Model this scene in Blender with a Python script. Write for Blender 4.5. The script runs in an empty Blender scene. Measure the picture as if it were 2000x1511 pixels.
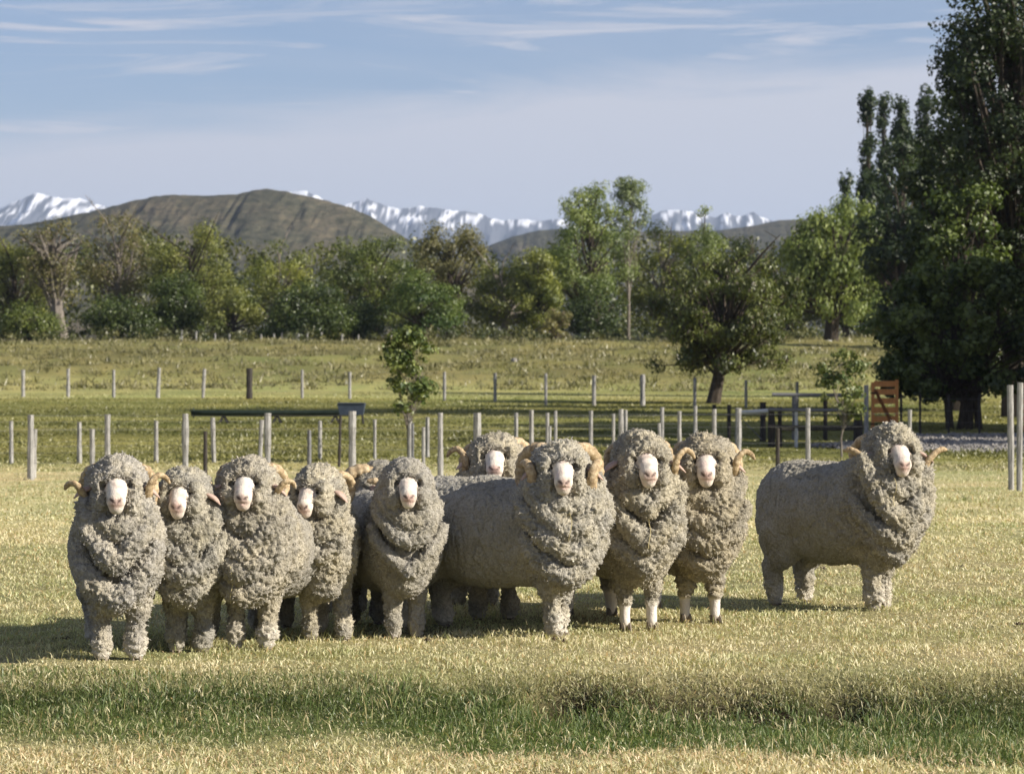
import bpy, math, random
import numpy as np

# ---------------------------------------------------------------- camera, sky, sun, exposure
SC = bpy.context.scene
COL = SC.collection
F = 5671.0            # focal length in pixels of the 2000 px wide frame
HOR = 660.0           # row of the horizon
CAMZ = 1.8
cam_d = bpy.data.cameras.new('camera')
cam = bpy.data.objects.new('camera', cam_d)
COL.objects.link(cam)
cam.location = (0, 0, CAMZ)
cam.rotation_euler = (math.radians(90), 0, 0)
cam_d.sensor_width = 36.0
cam_d.lens = 36.0 * F / 2000.0
cam_d.shift_y = -(755.5 - HOR) / 2000.0
cam_d.clip_start = 0.1
cam_d.clip_end = 60000
cam_d.dof.use_dof = True
cam_d.dof.focus_distance = 17.2
cam_d.dof.aperture_fstop = 7.0
SC.camera = cam

SUN_AZ = math.radians(70)     # to the right of the camera side
SUN_EL = math.radians(28)
W = bpy.data.worlds.new('World')
SC.world = W
W.use_nodes = True
wn, wl = W.node_tree.nodes, W.node_tree.links
wn.clear()
w_out = wn.new('ShaderNodeOutputWorld')
w_bg = wn.new('ShaderNodeBackground')
w_bg.inputs['Strength'].default_value = 0.050
sky = wn.new('ShaderNodeTexSky')
sky.sky_type = 'NISHITA'
sky.sun_disc = False
sky.sun_elevation = SUN_EL
# sun direction (towards the sun): (sin az, -cos az); nishita rotation is measured from +Y clockwise
sun_dir = (math.sin(SUN_AZ) * math.cos(SUN_EL), -math.cos(SUN_AZ) * math.cos(SUN_EL), math.sin(SUN_EL))
sky.sun_rotation = math.atan2(sun_dir[0], sun_dir[1])
sky.altitude = 600
sky.air_density = 1.0
sky.dust_density = 0.6
sky.ozone_density = 3.0


def N(tree, kind, **kw):
    n = tree.nodes.new(kind)
    for k, v in kw.items():
        if k.startswith('i_'):
            n.inputs[k[2:].replace('_', ' ')].default_value = v
        else:
            setattr(n, k, v)
    return n


def ramp(tree, fac, stops):
    r = tree.nodes.new('ShaderNodeValToRGB')
    el = r.color_ramp.elements
    while len(el) < len(stops):
        el.new(0.5)
    for e, (p, c) in zip(el, stops):
        e.position = p
        e.color = (c, c, c, 1) if not hasattr(c, '__len__') else (*c[:3], 1)
    tree.links.new(fac, r.inputs[0])
    return r.outputs['Color']


def mathn(tree, op, a, b=None, clamp=False):
    m = tree.nodes.new('ShaderNodeMath')
    m.operation = op
    m.use_clamp = clamp
    for i, v in enumerate((a, b)):
        if v is None:
            continue
        if isinstance(v, (int, float)):
            m.inputs[i].default_value = v
        else:
            tree.links.new(v, m.inputs[i])
    return m.outputs[0]


def mixc(tree, fac, a, b, blend='MIX'):
    m = tree.nodes.new('ShaderNodeMix')
    m.data_type = 'RGBA'
    m.blend_type = blend
    for i, v in zip((0, 6, 7), (fac, a, b)):
        if isinstance(v, (int, float)):
            m.inputs[i].default_value = v
        elif isinstance(v, tuple):
            m.inputs[i].default_value = (*v[:3], 1)
        else:
            tree.links.new(v, m.inputs[i])
    return m.outputs[2]


def build_world():
    t = W.node_tree
    tc = N(t, 'ShaderNodeTexCoord')
    sep = N(t, 'ShaderNodeSeparateXYZ')
    t.links.new(tc.outputs['Generated'], sep.inputs[0])
    z = sep.outputs['Z']
    # thin high veil: its upper edge climbs to the right, feathered by long wisps
    mp = N(t, 'ShaderNodeMapping')
    mp.inputs['Scale'].default_value = (3.0, 3.0, 26.0)
    mp.inputs['Rotation'].default_value = (0, math.radians(-7), 0)
    t.links.new(tc.outputs['Generated'], mp.inputs[0])
    n1 = N(t, 'ShaderNodeTexNoise', i_Scale=1.6, i_Detail=8.0, i_Roughness=0.62, i_Distortion=0.9)
    t.links.new(mp.outputs[0], n1.inputs['Vector'])
    mp2 = N(t, 'ShaderNodeMapping')
    mp2.inputs['Scale'].default_value = (6.0, 6.0, 75.0)
    mp2.inputs['Rotation'].default_value = (0, math.radians(-4), 0)
    mp2.inputs['Location'].default_value = (3.1, 0.4, 1.7)
    t.links.new(tc.outputs['Generated'], mp2.inputs[0])
    n2 = N(t, 'ShaderNodeTexNoise', i_Scale=1.3, i_Detail=9.0, i_Roughness=0.6, i_Distortion=1.6)
    t.links.new(mp2.outputs[0], n2.inputs['Vector'])
    # edge height as a function of x
    edge = mathn(t, 'ADD', mathn(t, 'MULTIPLY', sep.outputs['X'], 0.085), 0.092)
    edge = mathn(t, 'ADD', edge, mathn(t, 'MULTIPLY', mathn(t, 'SUBTRACT', n1.outputs['Fac'], 0.5), 0.035))
    veil = mathn(t, 'MULTIPLY', mathn(t, 'SUBTRACT', edge, z), 60.0, clamp=True)
    veil = mathn(t, 'MULTIPLY', veil, 0.88)
    wisp = ramp(t, n2.outputs['Fac'], [(0.47, 0), (0.64, 1)])
    wisp = mathn(t, 'MULTIPLY', wisp, 0.8)
    cov = mathn(t, 'MAXIMUM', veil, wisp)
    haze = mathn(t, 'MULTIPLY', ramp(t, n1.outputs['Fac'], [(0.3, 0.03), (0.75, 0.22)]), 1.0)
    cov = mathn(t, 'MAXIMUM', cov, haze)
    skyc = mixc(t, 1.0, sky.outputs['Color'], (0.86, 0.93, 1.14), 'MULTIPLY')
    c = mixc(t, cov, skyc, (8.1, 7.9, 8.3))
    t.links.new(c, w_bg.inputs['Color'])
    t.links.new(w_bg.outputs[0], w_out.inputs['Surface'])


build_world()

sun_d = bpy.data.lights.new('sun', 'SUN')
sun_d.energy = 5.0
sun_d.angle = math.radians(0.5)
sun_d.color = (1.0, 0.93, 0.83)
sun = bpy.data.objects.new('sun', sun_d)
COL.objects.link(sun)
from mathutils import Vector, Matrix
sun.rotation_euler = Vector(sun_dir).to_track_quat('Z', 'Y').to_euler()
sun.location = (20, -10, 20)

SC.view_settings.view_transform = 'Standard'
SC.view_settings.look = 'None'
SC.view_settings.exposure = 0.8
SC.view_settings.gamma = 1.0
SC.view_settings.use_curve_mapping = False
SC.render.engine = 'CYCLES'
SC.cycles.max_bounces = 6
SC.cycles.diffuse_bounces = 3
SC.cycles.transparent_max_bounces = 8
SC.cycles.volume_bounces = 0

# ---------------------------------------------------------------- helpers
rng = np.random.default_rng(7)
random.seed(7)


def tag(o, label=None, cat=None, group=None, kind=None):
    if label: o['label'] = label
    if cat: o['category'] = cat
    if group: o['group'] = group
    if kind: o['kind'] = kind
    return o


def empty(name, loc=(0, 0, 0), rz=0.0):
    o = bpy.data.objects.new(name, None)
    o.empty_display_size = 0.2
    o.location = loc
    o.rotation_euler = (0, 0, rz)
    COL.objects.link(o)
    return o


def mesh_np(name, V, Fc, mat=None, smooth=True, attrs=None):
    """V (n,3), Fc (m,k) with k = 3 or 4 -> mesh data"""
    V = np.asarray(V, dtype=np.float32)
    Fc = np.asarray(Fc, dtype=np.int32)
    me = bpy.data.meshes.new(name)
    m, k = Fc.shape
    me.vertices.add(len(V))
    me.vertices.foreach_set('co', V.ravel())
    me.loops.add(m * k)
    me.loops.foreach_set('vertex_index', Fc.ravel())
    me.polygons.add(m)
    me.polygons.foreach_set('loop_start', np.arange(0, m * k, k, dtype=np.int32))
    me.polygons.foreach_set('loop_total', np.full(m, k, dtype=np.int32))
    me.polygons.foreach_set('use_smooth', np.full(m, smooth, dtype=bool))
    if attrs:
        for an, (kind, data) in attrs.items():
            a = me.attributes.new(an, kind, 'POINT')
            if kind == 'FLOAT_COLOR':
                d = np.ones((len(V), 4), dtype=np.float32)
                d[:, :3] = data
                a.data.foreach_set('color', d.ravel())
            else:
                a.data.foreach_set('value', np.asarray(data, dtype=np.float32))
    me.update(calc_edges=True)
    if mat: me.materials.append(mat)
    return me


def link(name, me, parent=None, loc=(0, 0, 0)):
    o = bpy.data.objects.new(name, me)
    COL.objects.link(o)
    o.location = loc
    if parent is not None: o.parent = parent
    return o


class MB:
    """collects simple shapes into one mesh"""
    def __init__(self):
        self.v = []; self.f = []
    def add(self, v, f):
        b = len(self.v)
        self.v.extend([tuple(p) for p in v])
        self.f.extend([tuple(i + b for i in q) for q in f])
    def box(self, a, b, rot=None, bevel=0.0):
        x0, y0, z0 = a; x1, y1, z1 = b
        v = [(x0,y0,z0),(x1,y0,z0),(x1,y1,z0),(x0,y1,z0),(x0,y0,z1),(x1,y0,z1),(x1,y1,z1),(x0,y1,z1)]
        if rot is not None: v = [tuple(rot @ Vector(p)) for p in v]
        self.add(v, [(3,2,1,0),(4,5,6,7),(0,1,5,4),(1,2,6,5),(2,3,7,6),(3,0,4,7)])
    def tube(self, pts, rads, n=8, cap=True, wob=0.0, flat=1.0):
        pts = [Vector(p) for p in pts]
        up = Vector((0.13, 0.21, 0.97)).normalized()
        rings = []
        prev = None
        for i, p in enumerate(pts):
            d = (pts[min(i + 1, len(pts) - 1)] - pts[max(i - 1, 0)]).normalized()
            if prev is None:
                u = d.cross(up)
                if u.length < 0.05: u = d.cross(Vector((1, 0, 0)))
                u.normalize()
            else:
                u = (prev - d * prev.dot(d)).normalized()
            prev = u
            w = d.cross(u)
            r = rads[i] if hasattr(rads, '__len__') else rads
            rings.append([p + (u * math.cos(2*math.pi*k/n) + w * math.sin(2*math.pi*k/n) * flat) * r * (1 + wob * random.uniform(-1, 1)) for k in range(n)])
        v = [q for r in rings for q in r]
        f = []
        for i in range(len(rings) - 1):
            for k in range(n):
                a = i*n + k; b = i*n + (k+1) % n
                f.append((a, b, b + n, a + n))
        if cap:
            f.append(tuple(range(n - 1, -1, -1)))
            m = (len(rings) - 1) * n
            f.append(tuple(range(m, m + n)))
        self.add(v, f)
    def build(self, name, mat, parent=None, loc=(0, 0, 0), smooth=False):
        me = bpy.data.meshes.new(name)
        me.from_pydata(self.v, [], self.f)
        me.materials.append(mat)
        if smooth:
            me.polygons.foreach_set('use_smooth', np.ones(len(me.polygons), dtype=bool))
        me.update()
        return link(name, me, parent, loc)


# ---- vectorised noise
_perm = np.random.default_rng(3).permutation(256).astype(np.int64)
_grad = np.random.default_rng(4).normal(size=(256, 3))
_grad /= np.linalg.norm(_grad, axis=1, keepdims=True)
_grad = _grad.astype(np.float32)


def _h(i, j, k):
    return _perm[(_perm[(_perm[i & 255] + j) & 255] + k) & 255]


def pnoise(P):
    P = np.asarray(P, dtype=np.float32)
    I = np.floor(P).astype(np.int64)
    Fr = P - I
    U = Fr * Fr * Fr * (Fr * (Fr * 6 - 15) + 10)
    out = np.zeros(len(P), dtype=np.float32)
    for dx in (0, 1):
        wx = U[:, 0] if dx else 1 - U[:, 0]
        for dy in (0, 1):
            wy = U[:, 1] if dy else 1 - U[:, 1]
            for dz in (0, 1):
                wz = U[:, 2] if dz else 1 - U[:, 2]
                g = _grad[_h(I[:, 0] + dx, I[:, 1] + dy, I[:, 2] + dz)]
                d = g[:, 0] * (Fr[:, 0] - dx) + g[:, 1] * (Fr[:, 1] - dy) + g[:, 2] * (Fr[:, 2] - dz)
                out += wx * wy * wz * d
    return out * 1.6


def fbm(P, octv=3, rough=0.5):
    o = 0; a = 1.0; P = np.asarray(P, dtype=np.float32)
    for i in range(octv):
        o = o + a * pnoise(P * (2.03 ** i) + 17.3 * i)
        a *= rough
    return o


def worley(P):
    """distance to the nearest feature point (F1) and its id hash"""
    P = np.asarray(P, dtype=np.float32)
    I = np.floor(P).astype(np.int64)
    best = np.full(len(P), 9.0, dtype=np.float32)
    bid = np.zeros(len(P), dtype=np.int64)
    for dx in (-1, 0, 1):
        for dy in (-1, 0, 1):
            for dz in (-1, 0, 1):
                C = I + np.array([dx, dy, dz])
                h = _h(C[:, 0], C[:, 1], C[:, 2])
                q = C + 0.5 + _grad[h] * 0.55
                d = np.sqrt(((P - q) ** 2).sum(1))
                m = d < best
                best = np.where(m, d, best)
                bid = np.where(m, h, bid)
    return best, bid


def smooth01(x):
    x = np.clip(x, 0, 1)
    return x * x * (3 - 2 * x)


# ---- terrain height
_PY = np.array([-100, 13.2, 14.6, 15.05, 15.5, 16.2, 28, 36, 45, 52, 126, 133, 140, 150, 165, 182, 200, 260, 700, 20000.0])
_PZ = np.array([-.25, -.25, -.24, -.18, -.015, 0.0, 0.0, -.18, -.52, -.68, -.70, -.50, .30, .62, 1.10, 1.50, 1.62, 1.5, -2.0, -40.0])


def ground_z(x, y):
    x = np.atleast_1d(np.asarray(x, dtype=np.float64)); y = np.atleast_1d(np.asarray(y, dtype=np.float64))
    P = np.stack([x * 0.5, y * 0.5, np.zeros_like(x)], 1)
    near = pnoise(P)
    # terrace edge wanders in plan, and is steepest right of the middle
    yy = y.copy()
    m = (y > 12) & (y < 18)
    shift = 0.16 * pnoise(np.stack([x * 0.9, 0 * x, 0 * x + 3.3], 1)) + 0.08 * pnoise(np.stack([x * 3.1, 0 * x, 0 * x + 9.3], 1))
    shift = shift - 0.05 * smooth01((x - .2) / .8)
    wgt = smooth01((y - 13.4) / 1.0) * smooth01((17.5 - y) / 1.5)
    yy = y + shift * wgt * m
    steep = smooth01((x + 0.3) / 0.8)                         # 1 on the right
    z = np.interp(yy, _PY, _PZ)
    gentle = -.25 + .25 * smooth01((yy - 13.9) / 2.2)
    mm = (yy > 13.2) & (yy < 16.2)
    z = np.where(mm, z * steep + gentle * (1 - steep), z)
    # hollows eaten into the bank
    for hx, hw in ((0.27, 0.20), (1.03, 0.24), (1.75, 0.14)):
        z = z - 0.11 * np.exp(-((x - hx) / hw) ** 2) * np.exp(-((yy - 15.16) / 0.15) ** 2)
    z = z + 0.016 * near * (1 - np.clip((y - 40) / 30, 0, 1)) + 0.008 * pnoise(P * 5.0) * (y < 60)
    far = np.clip((y - 40) / 60, 0, 1)
    z = z + far * 0.10 * pnoise(np.stack([x * 0.03, y * 0.06, 0 * x + 5], 1))
    bank = smooth01((y - 128) / 10) * (1 - smooth01((y - 300) / 60))
    z = z + bank * (0.32 * pnoise(np.stack([x * 0.10, y * 0.16, 0 * x + 2], 1)) + 0.16 * pnoise(np.stack([x * 0.5, y * 0.5, 0 * x + 2], 1)))
    return z


def gz(x, y):
    return float(ground_z([x], [y])[0])


def px2x(px, d):
    return (px - 1000.0) / F * d


def row2d(px, row, lo=13.0, hi=215.0):
    """distance at which the ground is seen at this row (photo pixels)"""
    d = np.concatenate([np.arange(lo, 40, 0.02), np.arange(40, hi, 0.1)])
    z = ground_z((px - 1000.0) / F * d, d)
    r = HOR + F * (CAMZ - z) / d
    ok = np.where(r <= row)[0]
    return float(d[ok[0]]) if len(ok) else hi

# ---------------------------------------------------------------- materials
def new_mat(name):
    m = bpy.data.materials.new(name)
    m.use_nodes = True
    m.node_tree.nodes.clear()
    return m, m.node_tree


def finish(t, color, rough=0.9, bump=None, bump_d=0.01, bump_s=0.6, spec=0.2, sheen=0.0, extra=None):
    out = N(t, 'ShaderNodeOutputMaterial')
    b = N(t, 'ShaderNodeBsdfPrincipled')
    if isinstance(color, tuple): b.inputs['Base Color'].default_value = (*color[:3], 1)
    else: t.links.new(color, b.inputs['Base Color'])
    if isinstance(rough, (int, float)): b.inputs['Roughness'].default_value = rough
    else: t.links.new(rough, b.inputs['Roughness'])
    b.inputs['Specular IOR Level'].default_value = spec
    if sheen:
        b.inputs['Sheen Weight'].default_value = sheen
        b.inputs['Sheen Roughness'].default_value = 0.6
    if bump is not None:
        bp = N(t, 'ShaderNodeBump')
        bp.inputs['Distance'].default_value = bump_d
        bp.inputs['Strength'].default_value = bump_s
        t.links.new(bump, bp.inputs['Height'])
        t.links.new(bp.outputs[0], b.inputs['Normal'])
    t.links.new(b.outputs[0], out.inputs['Surface'])
    return b


def objco(t, scale=(1, 1, 1)):
    tc = N(t, 'ShaderNodeTexCoord')
    mp = N(t, 'ShaderNodeMapping')
    mp.inputs['Scale'].default_value = scale
    t.links.new(tc.outputs['Object'], mp.inputs[0])
    return mp.outputs[0]


def noise(t, vec, scale, detail=4.0, rough=0.55, dist=0.0):
    n = N(t, 'ShaderNodeTexNoise', i_Scale=scale, i_Detail=detail, i_Roughness=rough, i_Distortion=dist)
    t.links.new(vec, n.inputs['Vector'])
    return n.outputs['Fac']


def attr(t, name):
    a = N(t, 'ShaderNodeAttribute')
    a.attribute_name = name
    return a


def mat_fleece():
    m, t = new_mat('merino_coat')
    c = attr(t, 'col').outputs['Color']
    sk = attr(t, 'skin').outputs['Fac']
    co = objco(t)
    n1 = noise(t, co, 70, 5, 0.6)
    n2 = noise(t, objco(t, (1, 1, 0.35)), 130, 3, 0.6)
    n3 = noise(t, co, 7, 4, 0.6)
    v = ramp(t, n1, [(0.25, (0.62, 0.60, 0.54)), (0.5, (0.95, 0.95, 0.93)), (0.75, (1.22, 1.22, 1.18))])
    v2 = ramp(t, n3, [(0.25, (0.86, 0.83, 0.72)), (0.7, (1.08, 1.08, 1.08))])
    wool = mixc(t, 1.0, mixc(t, 1.0, c, v, 'MULTIPLY'), v2, 'MULTIPLY')
    colr = mixc(t, sk, wool, c)
    h = mathn(t, 'ADD', mathn(t, 'MULTIPLY', n1, 1.0), mathn(t, 'MULTIPLY', n2, 0.7))
    h = mathn(t, 'MULTIPLY', h, mathn(t, 'SUBTRACT', 1.02, mathn(t, 'MULTIPLY', sk, .8)))
    finish(t, colr, 0.92, h, 0.02, 0.9, spec=0.12, sheen=0.08)
    return m


def mat_attr(name, rough=0.9, spec=0.1, trans=0.0, noise_s=None):
    m, t = new_mat(name)
    c = attr(t, 'col').outputs['Color']
    if trans:
        out = N(t, 'ShaderNodeOutputMaterial')
        d = N(t, 'ShaderNodeBsdfDiffuse')
        tr = N(t, 'ShaderNodeBsdfTranslucent')
        gl = N(t, 'ShaderNodeBsdfGlossy')
        gl.inputs['Roughness'].default_value = 0.45
        gl.inputs['Color'].default_value = (1, 1, 1, 1)
        t.links.new(c, d.inputs['Color'])
        tc = mixc(t, 1.0, c, (1.15, 1.25, 0.55), 'MULTIPLY')
        t.links.new(tc, tr.inputs['Color'])
        mx = N(t, 'ShaderNodeMixShader'); mx.inputs[0].default_value = trans
        t.links.new(d.outputs[0], mx.inputs[1]); t.links.new(tr.outputs[0], mx.inputs[2])
        m2 = N(t, 'ShaderNodeMixShader'); m2.inputs[0].default_value = spec * 0.3
        t.links.new(mx.outputs[0], m2.inputs[1]); t.links.new(gl.outputs[0], m2.inputs[2])
        t.links.new(m2.outputs[0], out.inputs['Surface'])
    else:
        finish(t, c, rough, spec=spec)
    return m


def mat_simple(name, c1, c2, scale=20.0, stretch=(1, 1, 1), rough=0.85, bump=0.004, spec=0.2, c3=None, detail=5.0):
    m, t = new_mat(name)
    co = objco(t, stretch)
    n = noise(t, co, scale, detail, 0.6)
    st = [(0.3, c1), (0.7, c2)] if c3 is None else [(0.28, c1), (0.5, c2), (0.72, c3)]
    c = ramp(t, n, st)
    n2 = noise(t, co, scale * 4, 4, 0.6)
    finish(t, c, rough, n2, bump, 0.8, spec)
    return m


M = {}
M['coat'] = mat_fleece()
M['locks'] = mat_attr('wool_locks', 0.9, 0.1)
M['horn'] = mat_simple('ram_horn', (0.17, 0.11, 0.06), (0.42, 0.31, 0.175), 34, (1, 1, 1), 0.6, 0.008, 0.3, c3=(0.60, 0.49, 0.32))
M['ear'] = mat_simple('ear_skin', (0.34, 0.23, 0.18), (0.50, 0.37, 0.30), 30, rough=0.8)
M['hoof'] = mat_simple('hoof', (0.10, 0.08, 0.06), (0.30, 0.25, 0.18), 40, (1, 1, 0.3), 0.6)
M['eye'] = mat_simple('eye', (0.02, 0.012, 0.008), (0.04, 0.025, 0.012), 40, rough=0.15, spec=0.5, bump=0.0005)
M['wood'] = mat_simple('weathered_post', (0.15, 0.145, 0.135), (0.28, 0.27, 0.25), 9, (4, 4, 0.5), 0.9, 0.008, c3=(0.42, 0.41, 0.38))
M['wood_dark'] = mat_simple('dark_post', (0.025, 0.022, 0.02), (0.07, 0.06, 0.05), 9, (4, 4, 0.5), 0.85, 0.008)
M['wood_grey'] = mat_simple('grey_rail', (0.10, 0.10, 0.105), (0.20, 0.20, 0.20), 6, (0.6, 4, 4), 0.85, 0.006)
M['wood_white'] = mat_simple('pale_rail', (0.50, 0.50, 0.48), (0.66, 0.65, 0.62), 6, (0.6, 4, 4), 0.8, 0.004)
M['wood_orange'] = mat_simple('orange_gate_wood', (0.42, 0.17, 0.05), (0.62, 0.27, 0.085), 8, (3, 3, 0.6), 0.6, 0.004)
M['wood_brace'] = mat_simple('brace_shadow_tone', (0.14, 0.055, 0.02), (0.22, 0.09, 0.03), 8)  # gate brace coloured darker to paint in a shadow line
M['iron'] = mat_simple('dark_iron', (0.012, 0.012, 0.014), (0.04, 0.035, 0.03), 20, rough=0.7)
M['wire'] = mat_simple('fence_wire', (0.10, 0.10, 0.10), (0.2, 0.2, 0.2), 20, rough=0.5)
M['green_metal'] = mat_simple('green_trough', (0.012, 0.022, 0.016), (0.03, 0.045, 0.03), 5, rough=0.5, spec=0.4)
M['blue_metal'] = mat_simple('blue_tank', (0.035, 0.05, 0.08), (0.07, 0.09, 0.13), 5, rough=0.45, spec=0.4)
M['bark'] = mat_simple('bark', (0.035, 0.028, 0.022), (0.10, 0.08, 0.06), 6, (3, 3, 0.7), 0.95, 0.02)
M['bark_pale'] = mat_simple('pale_bark', (0.12, 0.10, 0.085), (0.27, 0.24, 0.20), 6, (3, 3, 0.7), 0.95, 0.02)
M['leaf'] = mat_attr('foliage', spec=0.10, trans=0.25)
M['grass'] = mat_attr('grass_blades', spec=0.10, trans=0.25)
M['white'] = mat_simple('white_paint', (0.7, 0.7, 0.68), (0.8, 0.8, 0.78), 9, rough=0.6)
M['gravel'] = mat_simple('gravel', (0.13, 0.12, 0.105), (0.25, 0.235, 0.21), 5, rough=0.95, bump=0.02, c3=(0.34, 0.32, 0.29))
M['straw'] = mat_simple('straw', (0.40, 0.33, 0.16), (0.55, 0.47, 0.26), 30, rough=0.8)

# ---------------------------------------------------------------- rams
HV = 0.0085


class Field:
    def __init__(self, lo, hi, h):
        self.h = h
        self.lo = np.array(lo, dtype=np.float32)
        self.n = np.ceil((np.array(hi) - np.array(lo)) / h).astype(int) + 1
        self.f = np.full(self.n, 0.5, dtype=np.float32)
        self.ax = [self.lo[i] + h * np.arange(self.n[i], dtype=np.float32) for i in range(3)]

    def _box(self, lo, hi):
        a = np.clip(np.floor((lo - self.lo) / self.h).astype(int), 0, self.n - 1)
        b = np.clip(np.ceil((hi - self.lo) / self.h).astype(int) + 1, 1, self.n)
        sl = tuple(slice(a[i], b[i]) for i in range(3))
        X = self.ax[0][sl[0]][:, None, None]; Y = self.ax[1][sl[1]][None, :, None]; Z = self.ax[2][sl[2]][None, None, :]
        return sl, X, Y, Z

    def _smin(self, sl, d, k):
        g = self.f[sl]
        if k > 0:
            hh = np.maximum(k - np.abs(g - d), 0) / k
            self.f[sl] = np.minimum(g, d) - hh * hh * k * 0.25
        else:
            self.f[sl] = np.minimum(g, d)

    def cone(self, a, b, ra, rb, k=0.03):
        a = np.array(a, dtype=np.float32); b = np.array(b, dtype=np.float32)
        r = max(ra, rb) + k + 0.03
        sl, X, Y, Z = self._box(np.minimum(a, b) - r, np.maximum(a, b) + r)
        ab = b - a; L2 = float((ab * ab).sum()) + 1e-9
        dx, dy, dz = X - a[0], Y - a[1], Z - a[2]
        t = np.clip((dx * ab[0] + dy * ab[1] + dz * ab[2]) / L2, 0, 1)
        d = np.sqrt((dx - t * ab[0]) ** 2 + (dy - t * ab[1]) ** 2 + (dz - t * ab[2]) ** 2) - (ra + (rb - ra) * t)
        self._smin(sl, d, k)

    def ell(self, c, r, k=0.05, rot=0.0, tilt=0.0):
        """ellipsoid, turned by rot about z after tilt about local x"""
        c = np.array(c, dtype=np.float32); R = max(r) + k + 0.03
        sl, X, Y, Z = self._box(c - R, c + R)
        dx, dy, dz = X - c[0], Y - c[1], Z - c[2]
        cs, sn = math.cos(rot), math.sin(rot)
        lx = cs * dx + sn * dy; ly = -sn * dx + cs * dy; lz = dz + 0 * lx
        ct, st = math.cos(tilt), math.sin(tilt)
        ly, lz = ct * ly + st * lz, -st * ly + ct * lz
        k0 = np.sqrt((lx / r[0]) ** 2 + (ly / r[1]) ** 2 + (lz / r[2]) ** 2)
        k1 = np.sqrt((lx / r[0] ** 2) ** 2 + (ly / r[1] ** 2) ** 2 + (lz / r[2] ** 2) ** 2) + 1e-6
        self._smin(sl, k0 * (k0 - 1) / k1, k)

    def carve(self, a, b, ra, rb, k=0.01):
        a = np.array(a, dtype=np.float32); b = np.array(b, dtype=np.float32)
        r = max(ra, rb) + k + 0.02
        sl, X, Y, Z = self._box(np.minimum(a, b) - r, np.maximum(a, b) + r)
        ab = b - a; L2 = float((ab * ab).sum()) + 1e-9
        dx, dy, dz = X - a[0], Y - a[1], Z - a[2]
        t = np.clip((dx * ab[0] + dy * ab[1] + dz * ab[2]) / L2, 0, 1)
        d = -(np.sqrt((dx - t * ab[0]) ** 2 + (dy - t * ab[1]) ** 2 + (dz - t * ab[2]) ** 2) - (ra + (rb - ra) * t))
        g = self.f[sl]
        hh = np.maximum(k - np.abs(g - d), 0) / k
        self.f[sl] = np.maximum(g, d) + hh * hh * k * 0.25

    def sample(self, P):
        q = (P - self.lo) / self.h
        i = np.clip(np.floor(q).astype(int), 0, self.n - 2)
        fr = q - i
        o = 0
        for dx in (0, 1):
            for dy in (0, 1):
                for dz in (0, 1):
                    w = (fr[:, 0] if dx else 1 - fr[:, 0]) * (fr[:, 1] if dy else 1 - fr[:, 1]) * (fr[:, 2] if dz else 1 - fr[:, 2])
                    o = o + w * self.f[i[:, 0] + dx, i[:, 1] + dy, i[:, 2] + dz]
        return o

    def nets(self, f=None):
        f = self.f if f is None else f
        s = f < 0
        nx, ny, nz = f.shape
        cnt = np.zeros((nx-1, ny-1, nz-1), dtype=np.int8)
        for dx in (0, 1):
            for dy in (0, 1):
                for dz in (0, 1):
                    cnt += s[dx:nx-1+dx, dy:ny-1+dy, dz:nz-1+dz]
        act = (cnt > 0) & (cnt < 8)
        I, J, K = np.nonzero(act)
        idx = np.full(act.shape, -1, dtype=np.int32)
        idx[I, J, K] = np.arange(len(I))
        cv = {}
        for dx in (0, 1):
            for dy in (0, 1):
                for dz in (0, 1):
                    cv[(dx, dy, dz)] = f[I+dx, J+dy, K+dz]
        acc = np.zeros((len(I), 3)); w = np.zeros(len(I))
        for a in cv:
            for ax in range(3):
                if a[ax] == 0:
                    b = list(a); b[ax] = 1; b = tuple(b)
                    va, vb = cv[a], cv[b]
                    m = (va < 0) != (vb < 0)
                    t = np.where(m, va / np.where(m, va - vb, 1), 0)
                    p = np.tile(np.array(a, dtype=float), (len(I), 1)); p[:, ax] += t
                    acc += p * m[:, None]; w += m
        V = (np.stack([I, J, K], 1) + acc / w[:, None]) * self.h + self.lo
        quads = []
        # x edges
        e = s[:-1, :, :] != s[1:, :, :]
        a, b, c = np.nonzero(e[:, 1:-1, 1:-1]); b += 1; c += 1
        q = np.stack([idx[a, b-1, c-1], idx[a, b, c-1], idx[a, b, c], idx[a, b-1, c]], 1)
        fl = s[a, b, c]; q[~fl] = q[~fl][:, ::-1]; quads.append(q)
        e = s[:, :-1, :] != s[:, 1:, :]
        a, b, c = np.nonzero(e[1:-1, :, 1:-1]); a += 1; c += 1
        q = np.stack([idx[a-1, b, c-1], idx[a-1, b, c], idx[a, b, c], idx[a, b, c-1]], 1)
        fl = s[a, b, c]; q[~fl] = q[~fl][:, ::-1]; quads.append(q)
        e = s[:, :, :-1] != s[:, :, 1:]
        a, b, c = np.nonzero(e[1:-1, 1:-1, :]); a += 1; b += 1
        q = np.stack([idx[a-1, b-1, c], idx[a, b-1, c], idx[a, b, c], idx[a-1, b, c]], 1)
        fl = s[a, b, c]; q[~fl] = q[~fl][:, ::-1]; quads.append(q)
        return V.astype(np.float32), np.concatenate(quads).astype(np.int32)


def vnormals(V, Q):
    n = np.cross(V[Q[:, 2]] - V[Q[:, 0]], V[Q[:, 3]] - V[Q[:, 1]])
    out = np.zeros((len(V), 3))
    for k in range(4):
        for ax in range(3):
            out[:, ax] += np.bincount(Q[:, k], weights=n[:, ax], minlength=len(V))
    return out / (np.linalg.norm(out, axis=1, keepdims=True) + 1e-9)


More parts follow.
